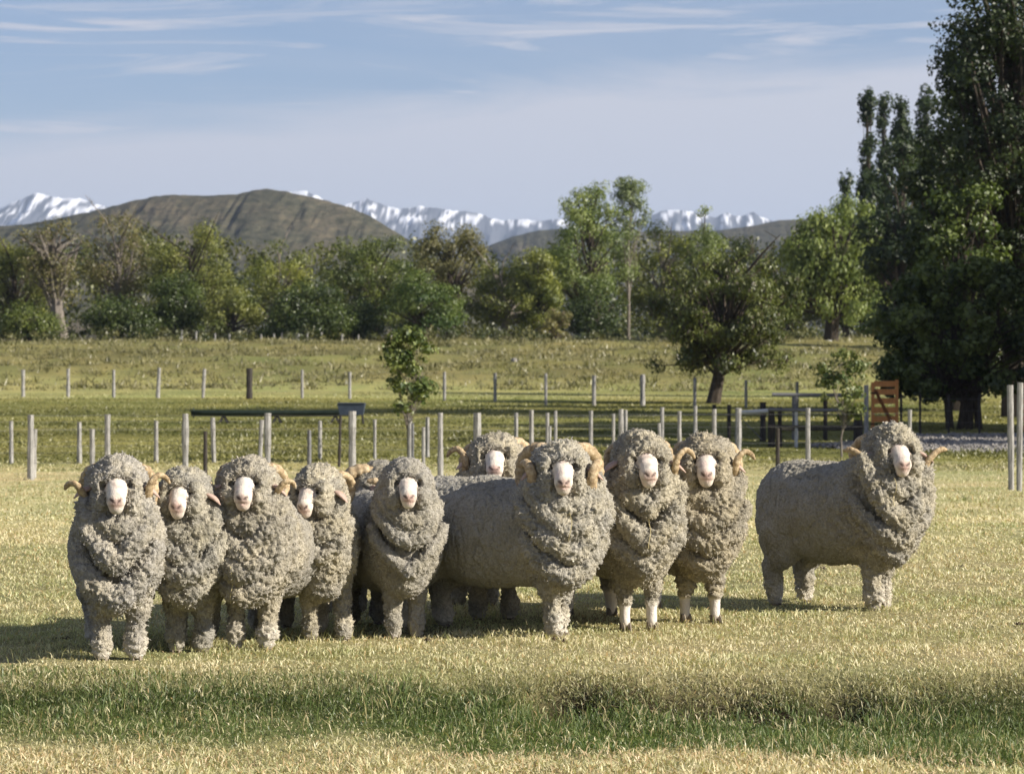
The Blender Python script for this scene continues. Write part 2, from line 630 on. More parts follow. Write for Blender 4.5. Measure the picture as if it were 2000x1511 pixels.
def catmull(P, n=8):
    P = [np.array(p, dtype=float) for p in P]
    P = [2 * P[0] - P[1]] + P + [2 * P[-1] - P[-2]]
    out = []
    for i in range(1, len(P) - 2):
        for k in range(n):
            t = k / n
            out.append(0.5 * ((2 * P[i]) + (-P[i-1] + P[i+1]) * t + (2*P[i-1] - 5*P[i] + 4*P[i+1] - P[i+2]) * t*t + (-P[i-1] + 3*P[i] - 3*P[i+1] + P[i+2]) * t**3))
    out.append(P[-2])
    return np.array(out)


HORNS = {
    # (side, forward, height) in the head frame, right-hand horn of the picture; start radius, end radius
    'curl':  ([(.08,.12,1.07),(.15,.03,1.06),(.19,-.02,.98),(.175,.06,.89),(.165,.17,.87),(.185,.26,.93),(.225,.29,.985),(.265,.27,.985),(.285,.26,.955)], .036, .010),
    'hook':  ([(.08,.12,1.07),(.15,.03,1.06),(.19,-.02,.98),(.185,.06,.88),(.18,.16,.86),(.175,.25,.91),(.185,.29,.985),(.225,.29,1.03),(.265,.27,1.02),(.29,.26,.985)], .036, .009),
    'wide':  ([(.08,.12,1.07),(.15,.03,1.04),(.18,-.02,.95),(.16,.08,.85),(.15,.18,.83),(.17,.25,.88),(.22,.27,.95),(.27,.26,.985),(.315,.24,.985)], .038, .013),
    'long':  ([(.08,.12,1.07),(.15,.03,1.06),(.18,-.02,.98),(.17,.06,.90),(.165,.16,.89),(.19,.24,.95),(.23,.26,1.0),(.28,.24,1.015),(.33,.22,1.00)], .034, .009),
    'full':  ([(.07,.14,1.07),(.14,.08,1.085),(.20,.0,1.03),(.215,-.02,.93),(.20,.06,.84),(.175,.18,.81),(.165,.27,.86),(.175,.30,.94),(.20,.27,1.0),(.23,.20,1.01)], .047, .018),
    'tight': ([(.07,.12,1.04),(.12,.05,1.06),(.155,-.02,1.02),(.16,-.03,.94),(.15,.04,.875),(.145,.14,.87),(.155,.20,.92),(.175,.20,.97)], .030, .012),
}


def make_ram(p, name='merino_ram'):
    """p: x, row (feet), size, rear (angle the rump swings to the right of straight back), head (yaw), ..."""
    d = p['d']; S = p.get('S', 1.0)
    r = random.Random(p.get('seed', 1))
    rn = np.random.default_rng(p.get('seed', 1))
    off = rn.uniform(-50, 50, 3)
    gx = px2x(p['x'], d); gy = d
    gzv = p.get('z', gz(gx, gy))
    a = math.radians(p.get('rear', 0)); hd = math.radians(p.get('head', 0)); nod = p.get('nod', 0.0)
    fat = p.get('fat', 1.0); bl = p.get('long', 1.0)
    nod -= .07
    hdx = p.get('hx', 0.0); hdz = p.get('hz', 0.0); hf = p.get('hf', 0.0)

    def B(u, v, z):            # body frame: u lateral, v back
        ca, sa = math.cos(a), math.sin(a)
        return (ca * u + sa * v * bl, -sa * u + ca * v * bl, z)

    fm = math.radians(p.get('chest', math.degrees(hd) * 0.5 + math.degrees(-a) * 0.25))

    def C(u, w, z):            # chest frame: w forward; at angle fm (positive turns the face to the right)
        return (math.cos(fm) * u + math.sin(fm) * w, math.sin(fm) * u - math.cos(fm) * w, z)

    # head pivots about the poll
    hp = C(0 + hdx, .16 + hf, 1.0 + hdz)

    def Hh(u, w, z):           # head frame
        w2 = w - .16; z2 = z - 1.0
        cn, sn = math.cos(nod), math.sin(nod)
        w2, z2 = cn * w2 + sn * z2, -sn * w2 + cn * z2
        return (hp[0] + math.cos(hd) * u + math.sin(hd) * w2, hp[1] + math.sin(hd) * u - math.cos(hd) * w2, hp[2] + z2)

    ext = [B(.45, 1.25, 0), B(-.45, 1.25, 0), B(.45, -.45, 0), B(-.45, -.45, 0), C(.45, .75, 0), C(-.45, .75, 0), Hh(.2, .65, 1), Hh(-.2, .65, 1)]
    lo = (min(e[0] for e in ext), min(e[1] for e in ext), -0.01)
    hi = (max(e[0] for e in ext), max(e[1] for e in ext), 1.26 + max(hdz, 0))
    HQ = p.get('hv', .0102) / S
    G = Field(lo, hi, HQ)
    # torso
    bz = p.get('bz', 0.0)
    G.ell(B(0, .42, .585 + bz), (.30 * fat, .52 * bl, .325), .08, rot=-a)
    G.ell(B(0, .05, .60 + bz * .5), (.280 * fat, .30, .325), .08, rot=-a)
    G.ell(B(0, .76, .62 + bz), (.265 * fat, .27, .285), .08, rot=-a)
    # hind legs
    hs = p.get('hstep', (0, 0))
    for s, st in ((-1, hs[0]), (1, hs[1])):
        G.ell(B(s * .14 * fat, .80, .48), (.12, .17, .22), .07, rot=-a)
        G.cone(B(s * .145 * fat, .80, .45), B(s * .145 * fat, .80 + st * .5, .31), .115, .088, .05)
        G.cone(B(s * .145 * fat, .82 + st * .5, .31), B(s * .14 * fat, .90 + st, .235), .074, .058, .05)
        G.cone(B(s * .14 * fat, .90 + st, .235), B(s * .135 * fat, .87 + st, .03), .062, .044 if p.get('wl', 1) else .030, .03)
    # front legs
    fs = p.get('fstep', (0, 0)); spread = p.get('spread', .095)
    wl = p.get('wl', 1)
    lf = lambda u, v, z: B(u, v, z)
    for s, st in ((-1, fs[0]), (1, fs[1])):
        G.cone(lf(s * spread, .0, .48), lf(s * spread, -.02 + st * .5, .27), .098, .056, .04)
        if wl:
            G.cone(lf(s * spread, -.02 + st * .5, .27), lf(s * spread * .95, -.03 + st, .11), .054, .047, .03)
            G.ell(lf(s * spread * .95, -.035 + st, .10), (.052, .050, .060), .02)
            G.cone(lf(s * spread * .95, -.035 + st, .10), lf(s * spread * .95, -.045 + st, .02), .05, .040, .02)
        else:
            G.cone(lf(s * spread, -.02 + st * .5, .25), lf(s * spread * .95, -.03 + st, .16), .052, .034, .03)
            G.cone(lf(s * spread * .95, -.03 + st, .16), lf(s * spread * .95, -.035 + st, .05), .031, .030, .02)
    # tail
    G.cone(B(0, 1.0, .72), B(0, 1.06, .50), .05, .035, .03)
    # neck and brisket
    nk = p.get('neck', 1.0)
    hb = Hh(0, .14, .98)
    G.cone(C(0, -.02, .70), (hb[0], hb[1], hb[2] - .03), .245 * nk * fat ** .5, .165, .08)
    G.ell(C(0, .10, .56), (.225 * fat, .19, .24), .06, rot=fm)
    G.ell(C(0, .13, .39), (.135, .12, .13), .05, rot=fm)
    # neck folds hanging as garlands
    for (zs, zm, R, fw, rad, span, skew) in p.get('folds', FOLDS):
        pts = []
        n = 13
        for i in range(n):
            t = -1 + 2 * i / (n - 1)
            ph = t * span
            zz = zm + (zs - zm) * abs(t) ** 1.25 + skew * t * .05
            u = R * math.sin(ph); w = fw + (R * .75) * math.cos(ph) - (R * .75)
            pts.append((C(u, w, zz), rad * (0.72 + 0.28 * math.cos(t * 1.3)) * r.uniform(.88, 1.14)))
        for (q0, r0), (q1, r1) in zip(pts[:-1], pts[1:]):
            G.cone(q0, q1, r0, r1, .012)
    # beard clumps under the chin
    for i in range(p.get('clumps', 7)):
        u = r.uniform(-.09, .09); z = r.uniform(.64, .80)
        G.ell(C(u, .30 - abs(u) * .5 - (z - .6) * .1 + hf * .5, z), (.05 * r.uniform(.7, 1.2), .05, .055 * r.uniform(.7, 1.3)), .012)
    # head wool: skull, topknot, cheeks, ruff
    cw = p.get('cap', 1.0)
    ch = p.get('caph', 1.0)
    G.ell(Hh(0, .15, 1.0), (.165 * cw, .165, .125 * ch), .05, rot=hd)
    G.ell(Hh(0, .20, 1.0 + .072 * ch), (.105 * cw, .11, .062), .03, rot=hd)
    G.ell(Hh(0, .285, 1.040), (.078, .065, .040), .02, rot=hd)           # forelock over the brow
    for s in (-1, 1):
        G.ell(Hh(s * .088, .270, .985), (.050, .10, .065), .02, rot=hd)
        G.ell(Hh(s * .088, .285, .895), (.056, .095, .090), .02, rot=hd)     # jowl
        G.ell(Hh(s * .115, .13, .86), (.085, .12, .13), .03, rot=hd)
    G.ell(Hh(0, .22, .84), (.085, .12, .08), .02, rot=hd)
    # legs reach the ground, clip under it
    for s in (-1, 1):                                                  # eye hollows in the face wool
        G.carve(Hh(s * .064, .30, .978), Hh(s * .074, .42, .972), .019, .032, .012)
    wool = G.f.copy()
    # face
    SKN = Field(lo, hi, HQ)
    SKN.n = G.n; SKN.f = np.full(G.f.shape, 0.5, dtype=np.float32); SKN.ax = G.ax
    fl = p.get('face', 1.0)
    SKN.cone(Hh(0, .22, 1.00), Hh(0, .325, .955), .058, .059, .02)
    SKN.cone(Hh(0, .325, .955), Hh(0, .405, .900), .059, .051, .03)
    SKN.ell(Hh(0, .412, .885), (.051, .040, .042), .015, rot=hd)
    SKN.ell(Hh(0, .400, .850), (.040, .036, .030), .012, rot=hd)           # muzzle
    SKN.cone(Hh(0, .34, .870), Hh(0, .395, .848), .038, .030, .014)       # lower jaw
    for s in (-1, 1):
        SKN.ell(Hh(s * .021, .437, .897), (.017, .015, .015), .008, rot=hd)  # nostril rims
        SKN.carve(Hh(s * .033, .455, .902), Hh(s * .014, .452, .884), .009, .006, .004)
    SKN.carve(Hh(-.034, .440, .860), Hh(.034, .440, .860), .003, .003, .006)
    SKN.carve(Hh(0, .460, .885), Hh(0, .452, .866), .005, .004, .005)
    G.f = wool
    f_all = np.minimum(wool, SKN.f)
    G.f = f_all
    V, Q = G.nets()
    # light laplacian smoothing
    for _ in range(1):
        acc = np.zeros_like(V); c = np.zeros(len(V))
        for k in range(4):
            i, j = Q[:, k], Q[:, (k + 1) % 4]
            for ax in range(3):
                acc[:, ax] += np.bincount(i, weights=V[j, ax], minlength=len(V))
                acc[:, ax] += np.bincount(j, weights=V[i, ax], minlength=len(V))
            c += np.bincount(i, minlength=len(V)) + np.bincount(j, minlength=len(V))
        V = V * .5 + .5 * acc / c[:, None]
    Nn = vnormals(V, Q)
    if (Nn[:, 2] * (V[:, 2] - V[:, 2].mean())).mean() < 0:
        Q = Q[:, ::-1]; Nn = -Nn
    G.f = wool; fw_ = G.sample(V)
    fs_ = SKN.sample(V)
    skin = smooth01((fw_ - fs_ - 0.001 + .011 * pnoise(V * 34 + off)) / 0.007)
    # bare shins
    shin = smooth01((.17 - V[:, 2]) / .03) if not wl else smooth01((.035 - V[:, 2]) / .02)
    # curliness: high on head, neck, chest, lower legs; low on flank and back
    dist = np.sqrt(V[:, 0] ** 2 + V[:, 1] ** 2)
    ca, sa = math.cos(a), math.sin(a)
    vb = sa * V[:, 0] + ca * V[:, 1]
    curly = 1 - .93 * smooth01((vb + .06 + .07 * pnoise((V + off[0]) * 5)) / .34)
    curly = np.maximum(curly, smooth01((.24 - V[:, 2]) / .1) * .8)
    curly = np.maximum(curly, smooth01((V[:, 2] - .84 - bz) / .06) * .55)
    curly *= p.get('curl', 1.0)
    Pn = V * S + off
    W1 = np.stack([pnoise(Pn * 22), pnoise(Pn * 22 + 31), pnoise(Pn * 22 + 57)], 1)
    Pw = Pn + W1 * .014
    F1, ID = worley(Pw * 50)
    F2, _ = worley(Pw * 62 + 5)
    lump = fbm(Pn * 7, 2)
    big = pnoise(Pn * 3.1 + 9)
    disp = curly * (0.036 * (0.58 - F1) + 0.008 * (0.55 - F2) + 0.014 * lump)
    stri = pnoise(np.stack([Pn[:, 0] * 45, Pn[:, 1] * 45, Pn[:, 2] * 14], 1))
    cleft = -np.maximum(0, .12 - np.abs(pnoise(np.stack([Pn[:, 0] * 13, Pn[:, 1] * 13, Pn[:, 2] * 4.5], 1)))) / .12
    disp += (1 - curly) * (0.0055 * stri + 0.012 * cleft + 0.008 * lump + 0.008 * (0.55 - F1))
    disp += 0.010 * big
    disp *= (1 - skin) * (1 - shin * .9)
    Vd = V + Nn * disp[:, None]
    Vd[:, 2] = np.maximum(Vd[:, 2], 0.012)
    # colour
    tone = p.get('tone', (1, 1, 1))
    base = np.array([.375, .354, .318]) * np.array(tone)
    warm = np.array([.47, .432, .358]) * np.array(tone)
    grey = np.array([.33, .32, .305]) * np.array(tone)
    cr = np.random.default_rng(5).uniform(.72, 1.25, 256)[ID][:, None]
    wv = smooth01(.5 + pnoise(Pn * 9))[:, None] * curly[:, None]
    col = base * (1 - wv) + warm * wv
    col = col * (1 - (1 - curly[:, None]) * .8) + grey * ((1 - curly[:, None]) * .8)
    col = col * (1 + (cr - 1) * curly[:, None] * .7)
    low = smooth01((.20 + .10 * pnoise(Pn * 11) - V[:, 2]) / .14)[:, None] * p.get('whitelegs', .6)
    col = col * (1 - low) + np.array([.62, .57, .49]) * low
    skc = np.array([.66, .595, .50]) + np.zeros_like(V)
    # pinker towards the muzzle
    mz = np.array(Hh(0, .45, .878)); dm = np.sqrt(((V - mz) ** 2).sum(1))
    pk = smooth01((.055 - dm) / .04)[:, None]
    skc = skc * (1 - pk * .75) + np.array([.60, .42, .35]) * pk * .75
    skc *= (1 + .16 * pnoise(Pn * 40))[:, None] * np.array([1, 1, 1]) ; skc[:, 1:] *= (1 - .10 * smooth01(.3 + pnoise(Pn * 18)))[:, None]; skc *= (1 - .30 * smooth01(pnoise(Pn * 27 + 8) * 1.6))[:, None]
    eb = smooth01((.016 - (fw_ - fs_)) / .016)[:, None] * .75
    skc = skc * (1 - eb) + np.array([.56, .47, .36]) * eb
    for s in (-1, 1):
        n0 = np.array(Hh(s * .031, .450, .900)); n1 = np.array(Hh(s * .013, .452, .884)); ab = n1 - n0; tt = np.clip(((V - n0) @ ab) / (ab @ ab), 0, 1)
        dn = np.sqrt(((V - n0 - tt[:, None] * ab) ** 2).sum(1))
        k_ = smooth01((.0105 - dn) / .007)[:, None]
        skc = skc * (1 - k_ * .9) + np.array([.05, .03, .027]) * k_ * .9
    # mouth line
    mA = np.array(Hh(0, .44, .864)); m_ = np.abs(V[:, 2] - mA[2]) < .005
    k_ = (m_ & (dm < .05))[:, None] * .35
    skc = skc * (1 - k_) + np.array([.25, .14, .11]) * k_
    col = col * (1 - skin[:, None]) + skc * skin[:, None]
    sh3 = shin[:, None]
    col = col * (1 - sh3) + np.array([.66, .60, .52]) * sh3
    me = mesh_np('body', Vd * S, Q, M['coat'], True, {'col': ('FLOAT_COLOR', np.clip(col, 0, 1)), 'skin': ('FLOAT', np.maximum(skin, shin))})
    root = empty(name, (gx, gy, gzv))
    tag(root, p['label'], 'ram', 'merino rams standing in the paddock')
    link('body', me, root)
    # wool locks
    wmask = (1 - skin) * (1 - shin) * (.25 + curly) * (V[:, 2] > .06)
    edge_ = np.exp(-((fw_ - fs_ + .010) / .012) ** 2) * (np.abs(V[:, 0] - hp[0]) < .3) * (V[:, 2] > .8)
    eyed = np.minimum(*[np.sqrt(((V - np.array(Hh(s * .062, .35, .972))) ** 2).sum(1)) for s in (-1, 1)])
    wmask = wmask * (1 + 11 * edge_) * (eyed > .034)
    prob = wmask / wmask.sum()
    nl = int(p.get('locks', 15000))
    ii = rn.choice(len(V), nl, p=prob)
    b0 = Vd[ii] - Nn[ii] * .002
    dirn = Nn[ii] + rn.normal(0, .7, (nl, 3)); dirn[:, 2] -= .15
    dirn /= np.linalg.norm(dirn, axis=1, keepdims=True)
    side = np.cross(dirn, rn.normal(size=(nl, 3))); side /= np.linalg.norm(side, axis=1, keepdims=True) + 1e-9
    Lh = rn.uniform(.007, .014, nl)[:, None] * (.55 + .6 * curly[ii][:, None])
    wd = rn.uniform(.0013, .0026, nl)[:, None]
    Lh = Lh * (1 + 1.1 * edge_[ii][:, None]); bend = np.cross(side, dirn) * Lh * rn.uniform(-.8, .8, (nl, 1))
    wd = wd * 1.15
    mid = b0 + dirn * Lh * .6 + bend * .4
    v2 = mid + side * wd * .9; v3 = mid - side * wd * .9
    tip = b0 + dirn * Lh + bend
    LV = np.stack([b0, v2, tip, v3], 1).reshape(-1, 3)
    k6 = np.arange(nl)[:, None] * 4
    LQ = np.concatenate([k6 + np.array([0, 1, 3]), k6 + np.array([1, 2, 3])])
    lc = col[ii] * np.where(rn.random((nl, 1)) < .22, rn.uniform(1.3, 1.75, (nl, 1)), rn.uniform(.7, 1.1, (nl, 1)))
    lc = np.repeat(np.clip(lc, 0, .8), 4, axis=0)
    lm = mesh_np('wool_locks', LV * S, LQ, M['locks'], False, {'col': ('FLOAT_COLOR', lc)})
    tag(link('wool_locks', lm, root), kind='stuff')
    # horns
    for s, hk in ((-1, p.get('hornL')), (1, p.get('hornR'))):
        if not hk: continue
        pts, r0, r1 = HORNS[hk]
        hsx = p.get('hs', 1.0)
        pts = [(s * (q[0] * hsx + (0)), q[1], 1.0 + (q[2] - 1.0) + p.get('hornz', 0)) for q in pts]
        cp = catmull([Hh(*q) for q in pts], 10)
        n = len(cp)
        rad = []
        for i in range(n):
            t = i / (n - 1)
            rr = r0 + (r1 - r0) * t ** .9
            rr *= 1.30 * (1 + .07 * math.sin(i * 1.45))
            if t > .93: rr *= 1 - (t - .93) / .07 * .45
            rad.append(rr * S)
        mb = MB(); mb.tube([q * S for q in cp], rad, 12, True, .015, flat=.78)
        mb.build('horn', M['horn'], root, smooth=True)
    # ears
    for s in ((-1, 1) if p.get('ears', 1) else ()):
        mb = MB()
        base = np.array([s * .125, .20, .965]); tipq = np.array([s * .235, .27, .905 + p.get('earz', 0)])
        cp = [base * (1 - t) + tipq * t + np.array([0, 0, .018 * math.sin(t * 3.1)]) for t in np.linspace(0, 1, 7)]
        prof = [.022, .034, .041, .040, .032, .020, .005]
        mb.tube([np.array(Hh(*q)) * S for q in cp], [q * S for q in prof], 10, True, 0, flat=.38)
        o = mb.build('ear', M['ear'], root, smooth=True)
    # eyes
    for s in (-1, 1):
        c0 = np.array(Hh(s * .0555, .343, .972)) * S
        mb = MB(); pts = [c0 + np.array([0, 0, -.010]), c0 + np.array([0, 0, -.006]), c0, c0 + np.array([0, 0, .006]), c0 + np.array([0, 0, .010])]
        mb.tube(pts, [.003, .010, .013, .010, .003], 8)
        mb.build('eye', M['eye'], root, smooth=True)
    # hooves: two claws each
    feet = [(s * spread * .95, -.04 + st, 0) for s, st in ((-1, fs[0]), (1, fs[1]))] + [(s * .135 * fat, .87 + st, 0) for s, st in ((-1, hs[0]), (1, hs[1]))]
    for (u, v, _) in feet:
        mb = MB()
        for q in (-1, 1):
            ctr = u + q * .019
            ring = []
            for (z, rx, rf, rb) in ((0.0, .0175, .048, .022), (.02, .0165, .040, .020), (.05, .014, .022, .018)):
                ring.append([B(ctr + rx * math.sin(t), v - (rf if math.cos(t) > 0 else rb) * math.cos(t), z) for t in [2 * math.pi * k / 8 for k in range(8)]])
            vv = [tuple(np.array(w) * S) for rg in ring for w in rg]
            ff = [(i * 8 + k, i * 8 + (k + 1) % 8, i * 8 + 8 + (k + 1) % 8, i * 8 + 8 + k) for i in range(2) for k in range(8)]
            ff += [tuple(range(7, -1, -1)), tuple(range(16, 24))]
            mb.add(vv, ff)
        mb.build('hoof', M['hoof'], root)
    # straws caught in the chest wool
    for (u, zt, zb) in p.get('straws', ()):
        mb = MB()
        pts = []
        for t in np.linspace(0, 1, 7):
            z = zt + (zb - zt) * t
            q = np.array(C(u + .012 * math.sin(t * 5), .6, z))
            # march back on to the coat
            for w in np.arange(.62, .0, -.006):
                q = np.array(C(u + .010 * math.sin(t * 5), w, z))
                if G.sample(q[None, :])[0] < .022: break
            pts.append(q * S)
        mb.tube(pts, .0022 * S, 5)
        mb.build('straw', M['straw'], root)
    return root


# garlands: height at the sides, height at the middle, half width, forward reach, thickness, angular span, skew
FOLDS = [
    (.88, .73, .155, .335, .058, 1.35, 0.0),
    (.86, .60, .20, .36, .056, 1.35, 0.3),
    (.72, .475, .235, .355, .056, 1.35, -0.3),
    (.56, .36, .215, .31, .054, 1.25, 0.2),
]

# ---------------------------------------------------------------- ground
def build_ground():
    ys = [-60, -30, -10, 0, 6, 10, 11.5]
    y = 12.4
    while y < 19: ys.append(y); y += 0.07
    while y < 60: ys.append(y); y *= 1.009
    while y < 330: ys.append(y); y *= 1.014
    while y < 22000: ys.append(y); y *= 1.12
    ys = np.array(ys)
    t = np.linspace(-1, 1, 261)
    fx = 0.30 * t + 0.9 * np.sign(t) * np.abs(t) ** 7
    X = fx[None, :] * (np.maximum(ys, 10)[:, None] * 1.0 + 1.0) * 1.0 + (t[None, :] ** 7) * 40
    Y = np.repeat(ys[:, None], len(t), 1)
    Z = ground_z(X.ravel(), Y.ravel()).reshape(X.shape)
    V = np.stack([X, Y, Z], 2).reshape(-1, 3)
    n, m = X.shape
    I = np.arange(n * m).reshape(n, m)
    Q = np.stack([I[:-1, :-1], I[:-1, 1:], I[1:, 1:], I[1:, :-1]], 2).reshape(-1, 4)
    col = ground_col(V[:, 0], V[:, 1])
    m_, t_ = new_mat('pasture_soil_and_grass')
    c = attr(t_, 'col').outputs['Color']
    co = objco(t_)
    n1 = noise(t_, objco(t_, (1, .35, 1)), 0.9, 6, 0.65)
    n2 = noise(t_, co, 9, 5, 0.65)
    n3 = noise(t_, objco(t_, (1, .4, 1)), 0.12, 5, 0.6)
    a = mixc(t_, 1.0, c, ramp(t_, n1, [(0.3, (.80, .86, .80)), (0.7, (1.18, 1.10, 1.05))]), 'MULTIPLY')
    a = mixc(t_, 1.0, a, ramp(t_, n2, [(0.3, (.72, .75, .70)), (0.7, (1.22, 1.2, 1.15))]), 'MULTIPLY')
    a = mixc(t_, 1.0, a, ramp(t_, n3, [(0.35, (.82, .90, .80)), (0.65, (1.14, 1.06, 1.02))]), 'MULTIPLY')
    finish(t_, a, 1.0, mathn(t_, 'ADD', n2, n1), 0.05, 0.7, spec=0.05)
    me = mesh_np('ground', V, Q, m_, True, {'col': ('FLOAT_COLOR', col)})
    tag(link('ground', me), kind='structure')


def lerp3(a, b, w):
    return np.array(a) * (1 - w[:, None]) + np.array(b) * w[:, None]


STRAW = np.array([.60, .52, .32]); STRAWG = np.array([.42, .41, .20]); GREEN = np.array([.115, .165, .045])
OLIVE = np.array([.17, .175, .055]); BROWN = np.array([.165, .150, .070]); SOIL = np.array([.050, .038, .027])


def green_mask(x, y):
    """the damp green strip in front of the little bank, 0..1"""
    w = pnoise(np.stack([x * .7, y * 1.6, 0 * x + 1.5], 1)) * .5
    lo_ = 14.02 + .28 * pnoise(np.stack([x * .75, 0 * x, 0 * x + 28], 1)) + .12 * pnoise(np.stack([x * 3.1, 0 * x, 0 * x + 18], 1)) + .35 * pnoise(np.stack([x * .6, 0 * x, 0 * x + 8], 1)) + .30 * smooth01((-x - .1) / .6) - .2 * smooth01((x - .9) / .8)
    hi_ = 15.30 + .5 * w - .03 * x + .5 * smooth01((-x - .1) / .8)
    g = smooth01((y - lo_) / .35) * smooth01((hi_ - y) / .22)
    return np.clip(g * (.95 + .5 * w) * (1 - .25 * smooth01((-x - .3) / .8)), 0, 1)


def ground_col(x, y):
    x = np.asarray(x, float); y = np.asarray(y, float)
    P = np.stack([x, y, 0 * x], 1)
    n = fbm(P * np.array([.5, .8, 1]), 3)
    n2 = fbm(P * np.array([.06, .15, 1]) + 7, 3)
    w = np.clip(.38 + .55 * n, 0, 1)
    near = lerp3(STRAW, STRAWG, w) * .82
    g = green_mask(x, y)
    near = near * (1 - g[:, None]) + GREEN * .9 * g[:, None]
    # bare soil on the face of the bank
    s = smooth01((x + .2) / .6) * np.exp(-((y - 15.24 + .03 * n) / .26) ** 2) * (.6 + .5 * smooth01((x + .1) * 4) * smooth01((2.4 - x) * 2))
    s = np.clip(s * 1.2, 0, 1)
    near = near * (1 - s[:, None]) + SOIL * s[:, None]
    # far paddocks, banded
    olive = lerp3([.125, .128, .040], [.28, .26, .095], np.clip(.45 + .9 * n2, 0, 1))
    pale = lerp3([.44, .41, .20], [.30, .31, .12], np.clip(.4 + .6 * n2, 0, 1))
    brown = lerp3(BROWN, [.25, .235, .10], np.clip(.5 + .8 * n2 + .3 * n, 0, 1))
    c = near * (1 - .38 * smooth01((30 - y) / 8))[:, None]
    mid = smooth01((y - 53) / 6)
    c = c * (1 - mid[:, None]) + olive * mid[:, None]
    # mown streaks in the paddock beyond
    st = smooth01((np.sin(y * .9 + n2 * 3) - .4) / .6) * smooth01((y - 70) / 10) * smooth01((118 - y) / 10) * .22
    c = c * (1 - st[:, None]) + pale * st[:, None]
    p1 = smooth01((y - 117 - 2 * n2) / 3) * smooth01((150 - y) / 6) * (.75 + .4 * n2)
    p1 = np.clip(p1, 0, 1)
    c = c * (1 - p1[:, None]) + pale * 1.05 * p1[:, None]
    b = smooth01((y - 134 - 5 * n2) / 9)
    c = c * (1 - b[:, None]) + brown * b[:, None]
    # darker bands across the far field
    for y0, wd, am in ((63, 3.0, .30), (76, 4.0, .28), (98, 6.0, .30), (126, 3.5, .34), (139, 4.5, .38), (160, 6, .28)):
        c = c * (1 - .75 * am * np.exp(-((y - y0 - 4 * n2 - .05 * x) / wd) ** 2) * np.clip(.75 + .6 * n2, 0, 1.2))[:, None]
    return np.clip(c, 0, 1)


build_ground()


# ---------------------------------------------------------------- grass
def blades(name, X, Y, Hh_, Wd, colr, lean=.35, seg=2, mat='grass', wind=0.0):
    n = len(X)
    Z = ground_z(X, Y) - .004
    b = np.stack([X, Y, Z], 1)
    th = rng.uniform(0, math.pi, n)
    side = np.stack([np.cos(th), np.sin(th) * .6, 0 * th], 1)
    ln = rng.normal(0, lean, (n, 2)); ln[:, 0] += wind
    up = np.stack([ln[:, 0], ln[:, 1], np.ones(n)], 1)
    up /= np.linalg.norm(up, axis=1, keepdims=True)
    H = Hh_[:, None]; Wc = Wd[:, None]
    droop = np.stack([ln[:, 0], ln[:, 1], -np.abs(ln).sum(1) * .5], 1) * H * .55
    m = b + up * H * .55
    tip = b + up * H + droop
    if seg == 1:
        V = np.stack([b - side * Wc, b + side * Wc, tip], 1).reshape(-1, 3)
        T = np.arange(n * 3).reshape(n, 3)
        col = np.repeat(np.clip(colr, 0, 1), 3, axis=0)
    else:
        V = np.stack([b, m + side * Wc, tip, m - side * Wc], 1).reshape(-1, 3)
        k = np.arange(n)[:, None] * 4
        T = np.concatenate([k + np.array([0, 1, 3]), k + np.array([1, 2, 3])])
        col = np.repeat(np.clip(colr, 0, 1), 4, axis=0)
    return mesh_np(name, V, T, M[mat], False, {'col': ('FLOAT_COLOR', col)})


def blade_cols(x, y, n):
    P = np.stack([x, y, 0 * x], 1)
    pn = np.clip(.27 + .6 * fbm(P * np.array([.5, .8, 1]), 3) + rng.normal(0, .20, n), 0, 1)
    c = lerp3([.68, .60, .37], [.36, .39, .16], pn)
    orange = (rng.random(n) < .10)
    c[orange] = np.array([.50, .36, .17])
    return c * rng.uniform(.82, 1.1, (n, 1))


